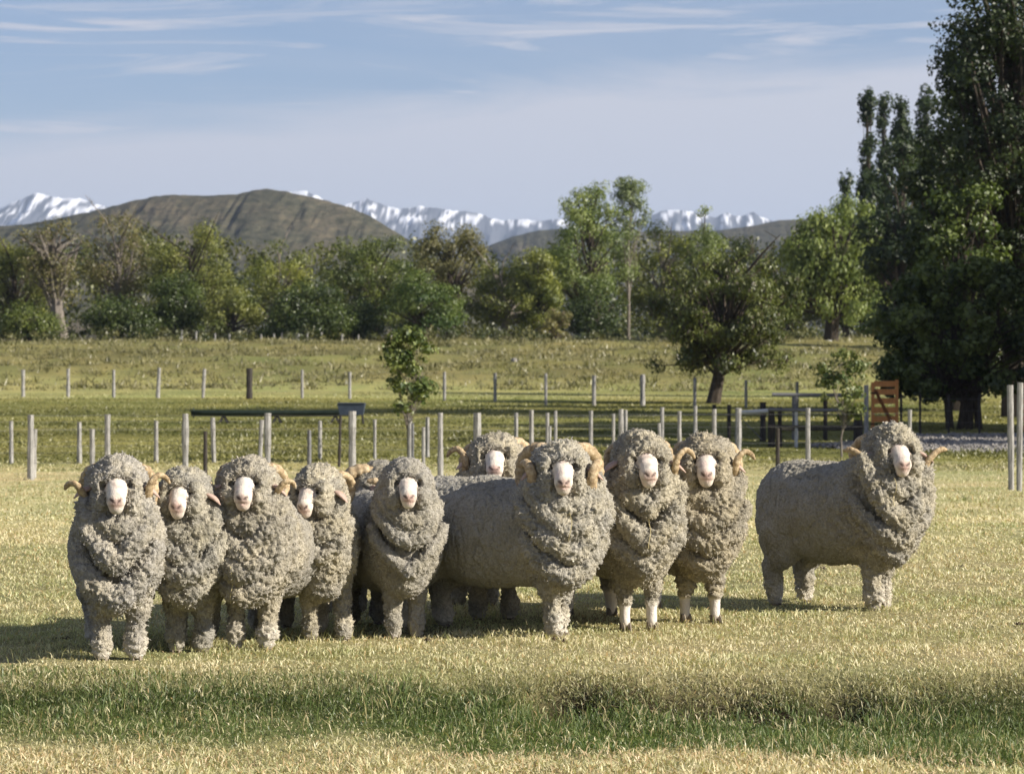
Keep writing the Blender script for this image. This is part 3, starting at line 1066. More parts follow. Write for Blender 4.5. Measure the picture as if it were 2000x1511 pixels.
def build_grass():
    # mown sward where the rams stand and before them
    n = 280000
    y = 12.9 + (30 - 12.9) * rng.random(n) ** 1.75
    x = rng.uniform(-1, 1, n) * (y * .19 + .7)
    g = green_mask(x, y)
    s = smooth01((x + .2) / .6) * np.exp(-((y - 15.22) / .13) ** 2) * smooth01((2.6 - x) * 2)
    keep = rng.random(n) > .45 * s
    x, y, g = x[keep], y[keep], g[keep]; n = len(x)
    c = blade_cols(x, y, n)
    isg = rng.random(n) < g * .85
    gc = lerp3([.06, .10, .025], [.20, .25, .075], rng.random(n)); gd = rng.random(n) < .15; gc[gd] = [.48, .41, .22]
    c = np.where(isg[:, None], gc, c)
    tuft = np.clip(.8 + .8 * fbm(np.stack([x * 2.2, y * 2.2, 0 * x + 3], 1), 2), .35, 1.8)
    fg = smooth01((14.25 - y) / .5)
    H = rng.uniform(.020, .055, n) * tuft * (1 + 1.1 * g * rng.random(n) + .5 * fg) * (1 + (y > 19) * .1)
    Wd = rng.uniform(.0022, .0048, n) * (y / 15) * (1 + .5 * fg)
    tag(link('short_grass', blades('short_grass', x, y, H, Wd, c, .55)), kind='stuff')
    # shaggy grass hanging over the face of the bank
    n = 60000
    y = 15.25 + rng.normal(0, .22, n); x = rng.uniform(-1, 1, n) * (y * .19 + .6)
    hol = 0
    for hx, hw in ((0.27, 0.22), (1.03, 0.26), (1.75, 0.15), (1.35, .1)):
        hol = hol + np.exp(-((x - hx - .1 * pnoise(np.stack([y * 5, x * 3, 0 * x], 1))) / hw) ** 2) * np.exp(-((y - 15.12) / .19) ** 2)
    k = rng.random(n) > np.clip(hol * 1.9, 0, .985)
    x, y = x[k], y[k]; n = len(x)
    c = lerp3([.52, .46, .25], [.085, .12, .03], np.clip(rng.random(n) * .8 + .8 * smooth01((15.6 - y) / .5) - .15, 0, 1))
    tag(link('bank_grass', blades('bank_grass', x, y, rng.uniform(.02, .065, n), rng.uniform(.002, .0044, n), c * rng.uniform(.5, 1.35, (n, 1)), .6)), kind='stuff')
    # taller stems in the green strip
    n = 16000
    y = rng.uniform(13.7, 15.5, n); x = rng.uniform(-1, 1, n) * (y * .19 + .6)
    k = rng.random(n) < green_mask(x, y) * np.clip(.5 + 1.2 * pnoise(np.stack([x * 1.1, y * 2, 0 * x + 4], 1)), .12, 1)
    x, y = x[k], y[k]; n = len(x)
    H = rng.uniform(.06, .15, n); H[rng.random(n) < .03] *= 1.7
    c = lerp3([.045, .085, .02], [.19, .24, .07], rng.random(n)); m = rng.random(n) < .15; c[m] = [.50, .42, .22]
    tag(link('tall_grass', blades('tall_grass', x, y, H, rng.uniform(.0015, .003, n), c, .30)), kind='stuff')
    # dry stubble heads nearest the camera
    n = 5200
    y = rng.uniform(12.9, 14.2, n); x = rng.uniform(-1, 1, n) * (y * .19 + .5)
    c = lerp3([.74, .58, .36], [.46, .33, .18], rng.random(n))
    tag(link('dry_stubble', blades('dry_stubble', x, y, rng.uniform(.04, .085, n), rng.uniform(.002, .0045, n), c, .5)), kind='stuff')
    # seed stems among the rams' feet
    n = 5000
    y = rng.uniform(15.9, 18.6, n); x = rng.uniform(-1, 1, n) * (y * .19)
    k = rng.random(n) < np.clip(.3 + 1.3 * pnoise(np.stack([x * 1.4, y * 1.4, 0 * x + 14], 1)), .05, 1)
    x, y = x[k], y[k]; n = len(x)
    c = lerp3([.55, .47, .25], [.24, .28, .09], rng.random(n))
    tag(link('seed_grass', blades('seed_grass', x, y, rng.uniform(.05, .12, n), rng.uniform(.0013, .0026, n), c, .35)), kind='stuff')
    # further sward
    n = 70000
    r = rng.uniform(875, 1060, n); y = F * 2.2 / (r - HOR); y = np.clip(y, 29, 400)
    y = 29 + (58 - 29) * rng.random(n) ** 1.2
    x = rng.uniform(-1, 1, n) * (y * .19 + 1)
    c = blade_cols(x, y, n) * .9
    tuft = np.clip(.9 + .9 * fbm(np.stack([x * .8, y * .8, 0 * x + 3], 1), 2), .4, 2)
    H = rng.uniform(.03, .07, n) * tuft
    tag(link('paddock_grass', blades('paddock_grass', x, y, H, rng.uniform(.007, .014, n), c, .5, seg=1)), kind='stuff')
    # long grass in the far paddocks
    n = 120000
    r = rng.uniform(0, 1, n)
    inv = 1 / 54 + (1 / 128 - 1 / 54) * r; y = 1 / inv
    x = rng.uniform(-1, 1, n) * (y * .19 + 2)
    c = ground_col(x, y) * rng.uniform(.85, 1.25, (n, 1))
    tuft = np.clip(.9 + 1.2 * fbm(np.stack([x * .25, y * .35, 0 * x + 3], 1), 2), .3, 2.2)
    H = rng.uniform(.03, .085, n) * tuft
    tag(link('meadow_grass', blades('meadow_grass', x, y, H, rng.uniform(.025, .05, n), c * 1.05, .4, seg=1)), kind='stuff')
    # tussocks on the rough bank before the trees
    n = 60000
    nc = 2600
    cy = 131 + (205 - 131) * rng.random(nc) ** 1.3; cx = rng.uniform(-1, 1, nc) * (cy * .19 + 4)
    ii = rng.integers(0, nc, n); rs = rng.uniform(.25, .6, nc)[ii]
    x = cx[ii] + rng.normal(0, 1, n) * rs; y = cy[ii] + rng.normal(0, 1, n) * rs
    cb = lerp3([.12, .115, .05], [.30, .27, .13], np.clip(.5 + .28 * rng.normal(size=nc), 0, 1))[ii]
    H = rng.uniform(.15, .42, n) * rng.uniform(.6, 1.4, nc)[ii] * np.exp(-((x - cx[ii]) ** 2 + (y - cy[ii]) ** 2) / (2.2 * rs ** 2)) ** .5
    tag(link('tussock_grass', blades('tussock_grass', x, y, H, rng.uniform(.03, .07, n), cb * rng.uniform(.8, 1.25, (n, 1)), .45, seg=1)), kind='stuff')


build_grass()


# ---------------------------------------------------------------- hills and mountains
def mat_hill():
    m, t = new_mat('scrub_hill')
    co = objco(t)
    n1 = noise(t, objco(t, (1, .35, 2.5)), .009, 6, .62)
    n2 = noise(t, objco(t, (1, .3, 2.5)), .11, 6, .75)
    c = ramp(t, n1, [(.35, (.050, .054, .034)), (.5, (.078, .074, .048)), (.68, (.115, .095, .062))])
    c = mixc(t, 1.0, c, ramp(t, n2, [(.35, (.45, .5, .45)), (.5, (.95, .95, .95)), (.62, (1.4, 1.35, 1.3))]), 'MULTIPLY')
    finish(t, c, 1.0, n2, 6.0, 0.6, spec=0.0)
    return m


def mat_snow():
    m, t = new_mat('snow_and_rock')
    sn = attr(t, 'snow').outputs['Fac']
    n = noise(t, objco(t), .012, 6, .7)
    c = mixc(t, sn, (.10, .105, .12), (.86, .87, .90))
    c = mixc(t, 1.0, c, ramp(t, n, [(.3, (.85, .85, .85)), (.7, (1.1, 1.1, 1.1))]), 'MULTIPLY')
    finish(t, c, .9, spec=0.0)
    return m


def ridge(name, prof, d, depth, mat, rough, seed, snow=None, step=3.0, base_row=665, sub=46, crest=None):
    pxs = np.arange(prof[0][0], prof[-1][0] + .1, step)
    rows = np.interp(pxs, [q[0] for q in prof], [q[1] for q in prof])
    H = (HOR - rows) / F * d
    vs = np.concatenate([np.linspace(0, 1, sub), np.linspace(1.06, 1.6, 7)])
    PX, VV = np.meshgrid(pxs, vs)
    D = d + (VV - 1) * depth
    X = (PX - 1000) / F * d          # parallel sides, a real ridge
    Hc = np.repeat(H[None, :], len(vs), 0)
    sh = np.where(VV <= 1, .10 * VV + .90 * VV ** 1.5, 1 - (VV - 1) * 1.5)
    P = np.stack([X.ravel() / d * 190, D.ravel() / d * 32, 0 * X.ravel() + seed], 1)
    P = P + np.stack([pnoise(P * .4), pnoise(P * .4 + 9), 0 * P[:, 0]], 1) * 1.3
    rid = 1 - np.abs(fbm(P * .55, 4)) * 1.6
    rid = rid.reshape(X.shape)
    det = fbm(P * 1.7 + 4, 3).reshape(X.shape)
    amp = rough * d
    fade = np.clip(VV * 3, 0, 1) * (1 - .85 * np.exp(-((VV - 1) / .05) ** 2))
    Z = CAMZ - 20 * (VV < .02) + (Hc * sh) * (D / d) + amp * (rid - .6) * fade + amp * .25 * det * fade
    Z = np.minimum(Z, CAMZ + Hc * (D / d) + amp * .2 * det)
    V = np.stack([X, D, Z], 2).reshape(-1, 3)
    n, m = X.shape
    I = np.arange(n * m).reshape(n, m)
    Q = np.stack([I[:-1, :-1], I[:-1, 1:], I[1:, 1:], I[1:, :-1]], 2).reshape(-1, 4)
    at = None
    if snow is not None:
        rowv = HOR - (Z - CAMZ) / D * F
        sv = np.clip((snow - 24 - rowv) / 130 + 1.15 * fbm(np.stack([PX.ravel() / 26, rowv.ravel() / 15 + PX.ravel() / 70, 0 * X.ravel() + 3], 1), 5, .6).reshape(X.shape) + .35 * (rid - .6), -1, 1)
        at = {'snow': ('FLOAT', (smooth01(sv * 6 + .4) * smooth01((snow + 14 - rowv) / 8)).ravel())}
    me = mesh_np(name, V, Q, mat, snow is None or True, at)
    return tag(link(name, me), kind='structure')


ridge('brown_hill', [(-260, 452), (-80, 446), (0, 442), (60, 436), (120, 425), (200, 408), (260, 392), (300, 384), (335, 380), (400, 382), (460, 380), (495, 371), (520, 368), (560, 374), (620, 388), (680, 403), (720, 420), (760, 445), (800, 468), (860, 500), (960, 560)], 1700, 620, mat_hill(), .0016, 3.3, base_row=600)
ridge('low_hills', [(820, 540), (900, 500), (960, 478), (1000, 462), (1050, 450), (1100, 446), (1180, 450), (1260, 452), (1400, 450), (1470, 441), (1520, 430), (1580, 428), (1700, 440), (2300, 450)], 2600, 700, bpy.data.materials['scrub_hill'], .0012, 7.7)
ridge('snowy_mountains', [(-300, 430), (-60, 425), (0, 408), (30, 392), (70, 376), (95, 382), (120, 388), (155, 388), (200, 401), (260, 410), (400, 400), (540, 378), (580, 373), (600, 374), (625, 386), (665, 402), (692, 394), (716, 387), (740, 394), (780, 409), (800, 405), (822, 402), (850, 405), (900, 412), (925, 414), (950, 422), (985, 432), (1010, 428), (1050, 430), (1090, 428), (1160, 440), (1225, 434), (1262, 424), (1290, 412), (1315, 409), (1345, 412), (1380, 419), (1400, 424), (1420, 414), (1436, 420), (1450, 422), (1473, 414), (1490, 424), (1520, 436), (1600, 420), (1700, 410), (1900, 420), (2300, 430)],
      9000, 2300, mat_snow(), .0030, 21.0, snow=434, step=3.0, sub=44)

# ---------------------------------------------------------------- trees
def crown_pts(rg, shape, n, W_, H_, D_, z0):
    """clump centres and radii inside an uneven envelope; z0 = foot of the crown"""
    out = []
    ph = rg.uniform(0, 6.28, 6)
    tries = 0
    while len(out) < n and tries < n * 60:
        tries += 1
        u, v, w = rg.uniform(-1, 1), rg.uniform(-1, 1), rg.uniform(0, 1)
        ang = math.atan2(v, u)
        if shape == 'round': env = math.sqrt(max(0, 1 - (2 * w - 1) ** 2)) ** .8
        elif shape == 'dome': env = math.sqrt(max(0, 1 - w ** 2.4)) * (.86 + .14 * min(1, w * 4))
        elif shape == 'vase': env = (.45 + .75 * w) * math.sqrt(max(0, 1 - max(0, (w - .55) / .45) ** 2))
        elif shape == 'column': env = (1 - w) ** .42 * min(1, .55 + w * 3) * (.8 + .2 * math.sin(w * 17 + ph[0]))
        else: env = math.sqrt(max(0, 1 - (2 * w - 1) ** 2))
        env *= 1 + .16 * math.sin(ang * 3 + ph[1]) + .12 * math.sin(ang * 5 + w * 6 + ph[2]) + .10 * math.sin(w * 11 + ph[3])
        rr = math.hypot(u, v)
        if rr > env: continue
        if rr < env * .45 and rg.random() < .6 and w < .8: continue
        out.append((u * W_ / 2, v * D_ / 2, z0 + w * H_))
    return np.array(out)


def tree(name, label, cat, x, y, H_, W_, z0=1.0, shape='round', n_cl=40, cl_r=.9, leaves=5000, leaf=.24, cols=((.06, .09, .02), (.15, .18, .05)), bark='bark',
         lean=0.0, trunk_r=.22, seed=1, D_=None, flat=.75, bare=0, limbs=True, group=None, trunks=1, up=0.0, sag=0.0, hang=0.0, elong=1.0, fill=2.4, zb=None, tri=None):
    rg = np.random.default_rng(seed)
    D_ = D_ or W_
    zg = gz(x, y) if zb is None else zb
    root = empty(name, (x, y, zg - .03))
    tag(root, label, cat, group)
    C_ = crown_pts(rg, shape, n_cl, max(W_ - cl_r * (1.6 if shape != 'column' else .5), .2), max(H_ - z0 - cl_r * 1.2, .3), max(D_ - cl_r * (1.6 if shape != 'column' else .5), .2), z0 + cl_r * .5)
    C_[:, 0] += lean * (C_[:, 2] / H_)
    rad = cl_r * rg.uniform(.55, 1.25, len(C_))
    # limbs
    random.seed(seed)
    mb = MB()
    th = z0 + (H_ - z0) * .35
    bases = []
    for k in range(trunks):
        ox = (k - (trunks - 1) / 2) * trunk_r * 2.6
        pts = [(ox, 0, -.1), (ox + lean * .25 + rg.normal(0, .05), rg.normal(0, .05), th * .33), (ox * 1.6 + lean * .45 + rg.normal(0, .1), rg.normal(0, .1), th * .66), (ox * 2 + lean * .55 + rg.normal(0, .12), rg.normal(0, .1), th),
               (ox * 2 + lean * .75 + rg.normal(0, .2), rg.normal(0, .2), th + (H_ - th) * .5)]
        mb.tube(pts, [trunk_r * 1.25, trunk_r, trunk_r * .85, trunk_r * .7, trunk_r * .25], 8, wob=.08)
        bases.append([Vector(q) for q in pts])
    if limbs:
        for i, c in enumerate(C_):
            bs = bases[i % trunks]
            j = 2 if c[2] < th * 1.2 else (3 if c[2] < th + (H_ - th) * .55 else 4)
            b = bs[j - 1].lerp(bs[j], rg.random())
            c_ = Vector(c)
            midp = b.lerp(c_, .5) + Vector((rg.normal(0, .12), rg.normal(0, .12), rg.uniform(-.05, .12))) * cl_r + Vector((0, 0, -.15 * (c_ - b).length if up else 0))
            r0 = trunk_r * rg.uniform(.22, .42)
            mb.tube([b, b.lerp(midp, .5), midp, midp.lerp(c_, .6), c_], [r0, r0 * .85, r0 * .62, r0 * .42, r0 * .2], 5, wob=.06)
    for k in range(bare):       # dead boughs that stand clear of the leaves
        a = rg.uniform(0, 6.28); w = rg.uniform(.5, 1.0)
        b = bases[0][3].lerp(bases[0][4], rg.random())
        e = Vector((math.cos(a) * W_ * .5 * rg.uniform(.4, 1), math.sin(a) * D_ * .4 - D_ * .15, z0 + (H_ - z0) * w * 1.06))
        m1 = b.lerp(e, .45) + Vector((rg.normal(0, .3), rg.normal(0, .3), rg.normal(0, .3)))
        mb.tube([b, m1, e], [trunk_r * .3, trunk_r * .2, trunk_r * .05], 5)
        for q in range(4):
            s_ = m1.lerp(e, rg.uniform(0, .9))
            mb.tube([s_, s_ + Vector((rg.normal(0, .35), rg.normal(0, .35), rg.uniform(0, .7)))], [trunk_r * .09, trunk_r * .025], 4)
    mb.build('trunk', M[bark], root)
    # leaves
    n = leaves
    pr = rad ** fill; pr /= pr.sum()
    ci = rg.choice(len(C_), n, p=pr)
    dv = rg.normal(size=(n, 3)); dv /= np.linalg.norm(dv, axis=1, keepdims=True)
    rr = rad[ci] * rg.random(n) ** .45
    P = C_[ci] + dv * rr[:, None] * np.array([1, 1, flat])
    # break each clump with smaller sprays
    P += .22 * cl_r * np.stack([pnoise(P * 1.7 + seed), pnoise(P * 1.7 + 40 + seed), pnoise(P * 1.7 + 80 + seed)], 1)
    if hang: P[:, 2] -= hang * rg.random(n) ** 2 * rad[ci] * 1.6
    P[:, 2] = np.maximum(P[:, 2], .04)
    nrm = dv + rg.normal(0, .45, (n, 3)) + np.array([0, 0, .25]); nrm /= np.linalg.norm(nrm, axis=1, keepdims=True)
    t1 = np.cross(nrm, rg.normal(size=(n, 3))); t1 /= np.linalg.norm(t1, axis=1, keepdims=True) + 1e-9
    if elong > 1.01:
        t1 = t1 * .4 + np.array([0, 0, -1.0]) * (1 if hang else -1) + dv * .5
        t1 -= nrm * (t1 * nrm).sum(1, keepdims=True); t1 /= np.linalg.norm(t1, axis=1, keepdims=True) + 1e-9
    t2 = np.cross(nrm, t1)
    s = leaf * rg.uniform(.5, 1.2, (n, 1)) * .5
    a_ = P - t1 * s * elong; b_ = P + t2 * s * .78 / elong ** .4 + nrm * s * .15; c_ = P + t1 * s * elong; d_ = P - t2 * s * .78 / elong ** .4 + nrm * s * .15
    if tri is None: tri = y > 105 or x > 17
    kk = 3 if tri else 4
    if tri:
        V = np.stack([a_ - t1 * s * .1, b_ + t2 * s * .2, c_ - t2 * s * .45 + t1 * s * .1], 1).reshape(-1, 3)
    else:
        V = np.stack([a_, b_, c_, d_], 1).reshape(-1, 3)
    Q = np.arange(n * kk).reshape(n, kk)
    w = np.clip(.5 + .26 * rg.normal(size=len(C_))[ci] + .20 * rg.normal(size=n), 0, 1.15)
    col = np.array(cols[0]) * (1 - w[:, None]) + np.array(cols[1]) * w[:, None]
    if len(cols) > 2:
        k = rg.random(n) < .13; col[k] = np.array(cols[2]) * rg.uniform(.7, 1.2, (k.sum(), 1))
    me = mesh_np('crown', V, Q, M['leaf'], False, {'col': ('FLOAT_COLOR', np.repeat(col, kk, axis=0))})
    tag(link('crown', me, root), kind='stuff') if False else link('crown', me, root)
    return root


OL = ((.072, .095, .020), (.240, .245, .055)); OLY = ((.090, .115, .020), (.275, .285, .058)); BRN = ((.095, .092, .032), (.225, .205, .070), (.22, .17, .10))
DK = ((.024, .042, .009), (.092, .122, .024)); MG = ((.046, .072, .013), (.170, .195, .040)); LG = ((.095, .135, .032), (.265, .305, .090)); SAGE = ((.09, .12, .045), (.23, .27, .11))


def treeline():
    G_ = 'trees along the far edge of the field'
    # label, x, width px, top row, base row, distance, shape, colours, options
    L = [
        ('willow_tree', 'olive willow at the far left of the tree line', 25, 190, 462, 668, 205, 'dome', OL, dict(n_cl=46, bare=2)),
        ('willow_tree', 'gnarled old willow with a thick pale trunk and bare brown upper boughs', 118, 170, 432, 668, 202, 'vase', BRN, dict(bark='bark_pale', bare=9, trunk_r=.5, z0=2.2, n_cl=34, leaves=2600, lean=-.8)),
        ('willow_tree', 'brownish thin-leaved willow left of the round olive willow', 232, 170, 412, 668, 208, 'vase', BRN, dict(bare=6, leaves=3600, bark='bark_pale')),
        ('willow_tree', 'broad olive willow rounded in front of the brown hill', 372, 235, 418, 668, 206, 'dome', OL, dict(bare=4, n_cl=60, leaves=6500)),
        ('dark_bush', 'dark rounded bush under the broad olive willow', 345, 150, 535, 666, 198, 'dome', DK, dict(z0=.2, n_cl=34)),
        ('willow_shrub', 'light olive shrub between the dark bush and the green bush', 455, 130, 560, 668, 196, 'dome', OL, dict(z0=.2, n_cl=26, leaves=2800)),
        ('willow_tree', 'yellow-green tree filling the dip right of the olive willow', 545, 190, 470, 668, 214, 'dome', OLY, dict(bare=2, bark='bark_pale')),
        ('green_bush', 'rounded deep green bush behind the pale gate', 598, 180, 556, 668, 194, 'dome', DK, dict(z0=.1, n_cl=44, leaves=5200)),
        ('broad_tree', 'broad dark green tree with a domed crown left of the middle', 735, 240, 448, 666, 208, 'dome', MG, dict(n_cl=70, leaves=8000, z0=.8)),
        ('green_bush', 'bright green tiered bush behind the young leafy tree', 828, 190, 536, 664, 195, 'dome', ((.035, .07, .012), (.14, .18, .035)), dict(z0=.2, n_cl=46, leaves=5200, flat=.45)),
        ('willow_tree', 'brown-tipped olive tree rising behind the tiered bush', 880, 165, 436, 666, 216, 'vase', BRN[:2], dict(z0=1.0, leaves=5000)),
        ('willow_tree', 'low pale olive tree in the gap below the blue mountains', 985, 170, 500, 664, 206, 'dome', OL, dict(bark='bark_pale', bare=3)),
        ('willow_tree', 'yellow-green bushy tree left of the tall airy tree', 1050, 120, 480, 664, 204, 'dome', OLY, dict()),
        ('tall_tree', 'tall airy green tree with a ragged top', 1148, 195, 366, 664, 208, 'round', LG, dict(n_cl=80, leaves=9500, z0=1.2, cl_r=1.0)),
        ('tall_tree', 'slender pale-trunked tree with a small tuft standing above its neighbours', 1228, 92, 350, 664, 210, 'vase', SAGE, dict(bark='bark_pale', n_cl=36, leaves=2400, z0=4.6, cl_r=.7, trunk_r=.11)),
        ('willow_tree', 'yellow-green tree right of the slender pale trunk', 1290, 180, 438, 664, 214, 'dome', OLY, dict(bark='bark_pale', bare=3)),
        ('willow_tree', 'pointed yellow-green tree top under the right snow peaks', 1375, 110, 414, 664, 222, 'round', LG, dict()),
        ('willow_tree', 'dark green tree crown showing above the leaning tree', 1455, 170, 446, 664, 218, 'dome', MG, dict()),
        ('willow_tree', 'low olive tree just left of the tall willow', 1545, 190, 465, 662, 212, 'dome', OL, dict()),
        ('willow_tree', 'olive green tree behind the tall willow beside the dark trees', 1730, 230, 470, 662, 206, 'dome', OLY, dict(n_cl=50)),
        ('dark_bush', 'black-green bush low in the trees below the tall airy tree', 1165, 150, 560, 666, 197, 'dome', DK, dict(z0=.1, leaves=3600)),
        ('willow_shrub', 'small brown-grey shrub at the foot of the tree line', 1085, 75, 620, 666, 193, 'dome', BRN, dict(z0=.05, leaves=1100, n_cl=14, cl_r=.5)),
        ('dark_bush', 'dark bush in shade left of the rounded green bush', 235, 180, 585, 670, 196, 'dome', DK, dict(z0=.1, leaves=3200)),  # low bushes: shadow between the trees is put into darker leaf colours
        ('green_bush', 'mid green bush low at the left edge of the trees', 60, 150, 600, 672, 194, 'dome', MG, dict(z0=.1, leaves=3200)),
        ('dark_bush', 'wide dark thicket under the domed green tree', 690, 150, 590, 668, 197, 'dome', DK, dict(z0=.1, leaves=3400)),
    ]
    for i, (nm, lb, px, wpx, top, base, d, shp, cols, o) in enumerate(L):
        x = px2x(px, d); zt = CAMZ + (HOR - top + 22) / F * d
        zb = gz(x, d)
        o = dict(o); o['leaves'] = int(o.get('leaves', 5200) * 2.5); o['n_cl'] = int(o.get('n_cl', 42) * 1.2); o.setdefault('cl_r', 1.05 if wpx > 140 else .8); o.setdefault('z0', .7); o.setdefault('leaf', .175)
        o.setdefault('trunk_r', .26)
        tree(nm, lb, 'tree' if 'tree' in nm else 'bush', x, d, zt - zb, wpx / F * d * 1.06, shape=shp, cols=cols, seed=100 + i, group=G_ if 'tree' in nm else 'bushes at the foot of the tree line', **o)


treeline()


def far_wood():
    """the unbroken mass of trees behind the first row"""
    rg = np.random.default_rng(55)
    d = 232.0
    prof = [(-120, 480), (60, 480), (160, 465), (300, 440), (450, 460), (560, 490), (640, 480), (760, 465), (900, 462), (960, 500), (1040, 500), (1120, 440), (1260, 460), (1400, 455), (1500, 470), (1600, 450), (1800, 440), (2150, 430)]
    nc = 900
    px = rg.uniform(-120, 2150, nc)
    top = np.interp(px, [p[0] for p in prof], [p[1] for p in prof]) + 14
    row = top + (690 - top) * rg.random(nc) ** 1.1
    dd = d + rg.uniform(-6, 14, nc)
    C_ = np.stack([(px - 1000) / F * dd, dd, CAMZ + (HOR - row) / F * dd], 1)
    n = 46000
    ci = rg.integers(0, nc, n)
    dv = rg.normal(size=(n, 3)); dv /= np.linalg.norm(dv, axis=1, keepdims=True)
    P = C_[ci] + dv * (1.15 * rg.random(n) ** .45)[:, None]
    nrm = dv + rg.normal(0, .6, (n, 3)); nrm /= np.linalg.norm(nrm, axis=1, keepdims=True)
    t1 = np.cross(nrm, rg.normal(size=(n, 3))); t1 /= np.linalg.norm(t1, axis=1, keepdims=True)
    t2 = np.cross(nrm, t1)
    s = .2 * rg.uniform(.6, 1.2, (n, 1))
    V = np.stack([P - t1 * s, P + t2 * s * .7, P + t1 * s, P - t2 * s * .7], 1).reshape(-1, 3)
    w = np.clip(.4 + .25 * rg.normal(size=nc)[ci] + .15 * rg.normal(size=n), 0, 1)
    col = np.array([.05, .06, .018]) * (1 - w[:, None]) + np.array([.15, .155, .05]) * w[:, None]
    me = mesh_np('woodland', V, np.arange(n * 4).reshape(n, 4), M['leaf'], False, {'col': ('FLOAT_COLOR', np.repeat(col, 4, axis=0))})
    tag(link('woodland', me), kind='stuff')
    # undergrowth along the foot of the trees
    nc = 420
    cx = rg.uniform(-1, 1, nc) * 46; cy = 191 + rg.uniform(-2, 8, nc)
    cz = ground_z(cx, cy) + rg.uniform(0, .5, nc)
    C_ = np.stack([cx, cy, cz], 1); n = 16000
    ci = rg.integers(0, nc, n)
    dv = rg.normal(size=(n, 3)); dv[:, 2] = np.abs(dv[:, 2]); dv /= np.linalg.norm(dv, axis=1, keepdims=True)
    P = C_[ci] + dv * (rg.uniform(.3, .8, nc)[ci] * rg.random(n) ** .5)[:, None]
    t1 = rg.normal(size=(n, 3)); t1 /= np.linalg.norm(t1, axis=1, keepdims=True)
    t2 = np.cross(t1, rg.normal(size=(n, 3))); t2 /= np.linalg.norm(t2, axis=1, keepdims=True)
    s = .10 * rg.uniform(.6, 1.3, (n, 1))
    V = np.stack([P - t1 * s, P + t2 * s * .7, P + t1 * s, P - t2 * s * .7], 1).reshape(-1, 3)
    w = np.clip(.4 + .3 * rg.normal(size=nc)[ci], 0, 1)
    col = np.array([.05, .065, .02]) * (1 - w[:, None]) + np.array([.17, .16, .06]) * w[:, None]
    me = mesh_np('undergrowth', V, np.arange(n * 4).reshape(n, 4), M['leaf'], False, {'col': ('FLOAT_COLOR', np.repeat(col, 4, axis=0))})
    tag(link('undergrowth', me), kind='stuff')


far_wood()


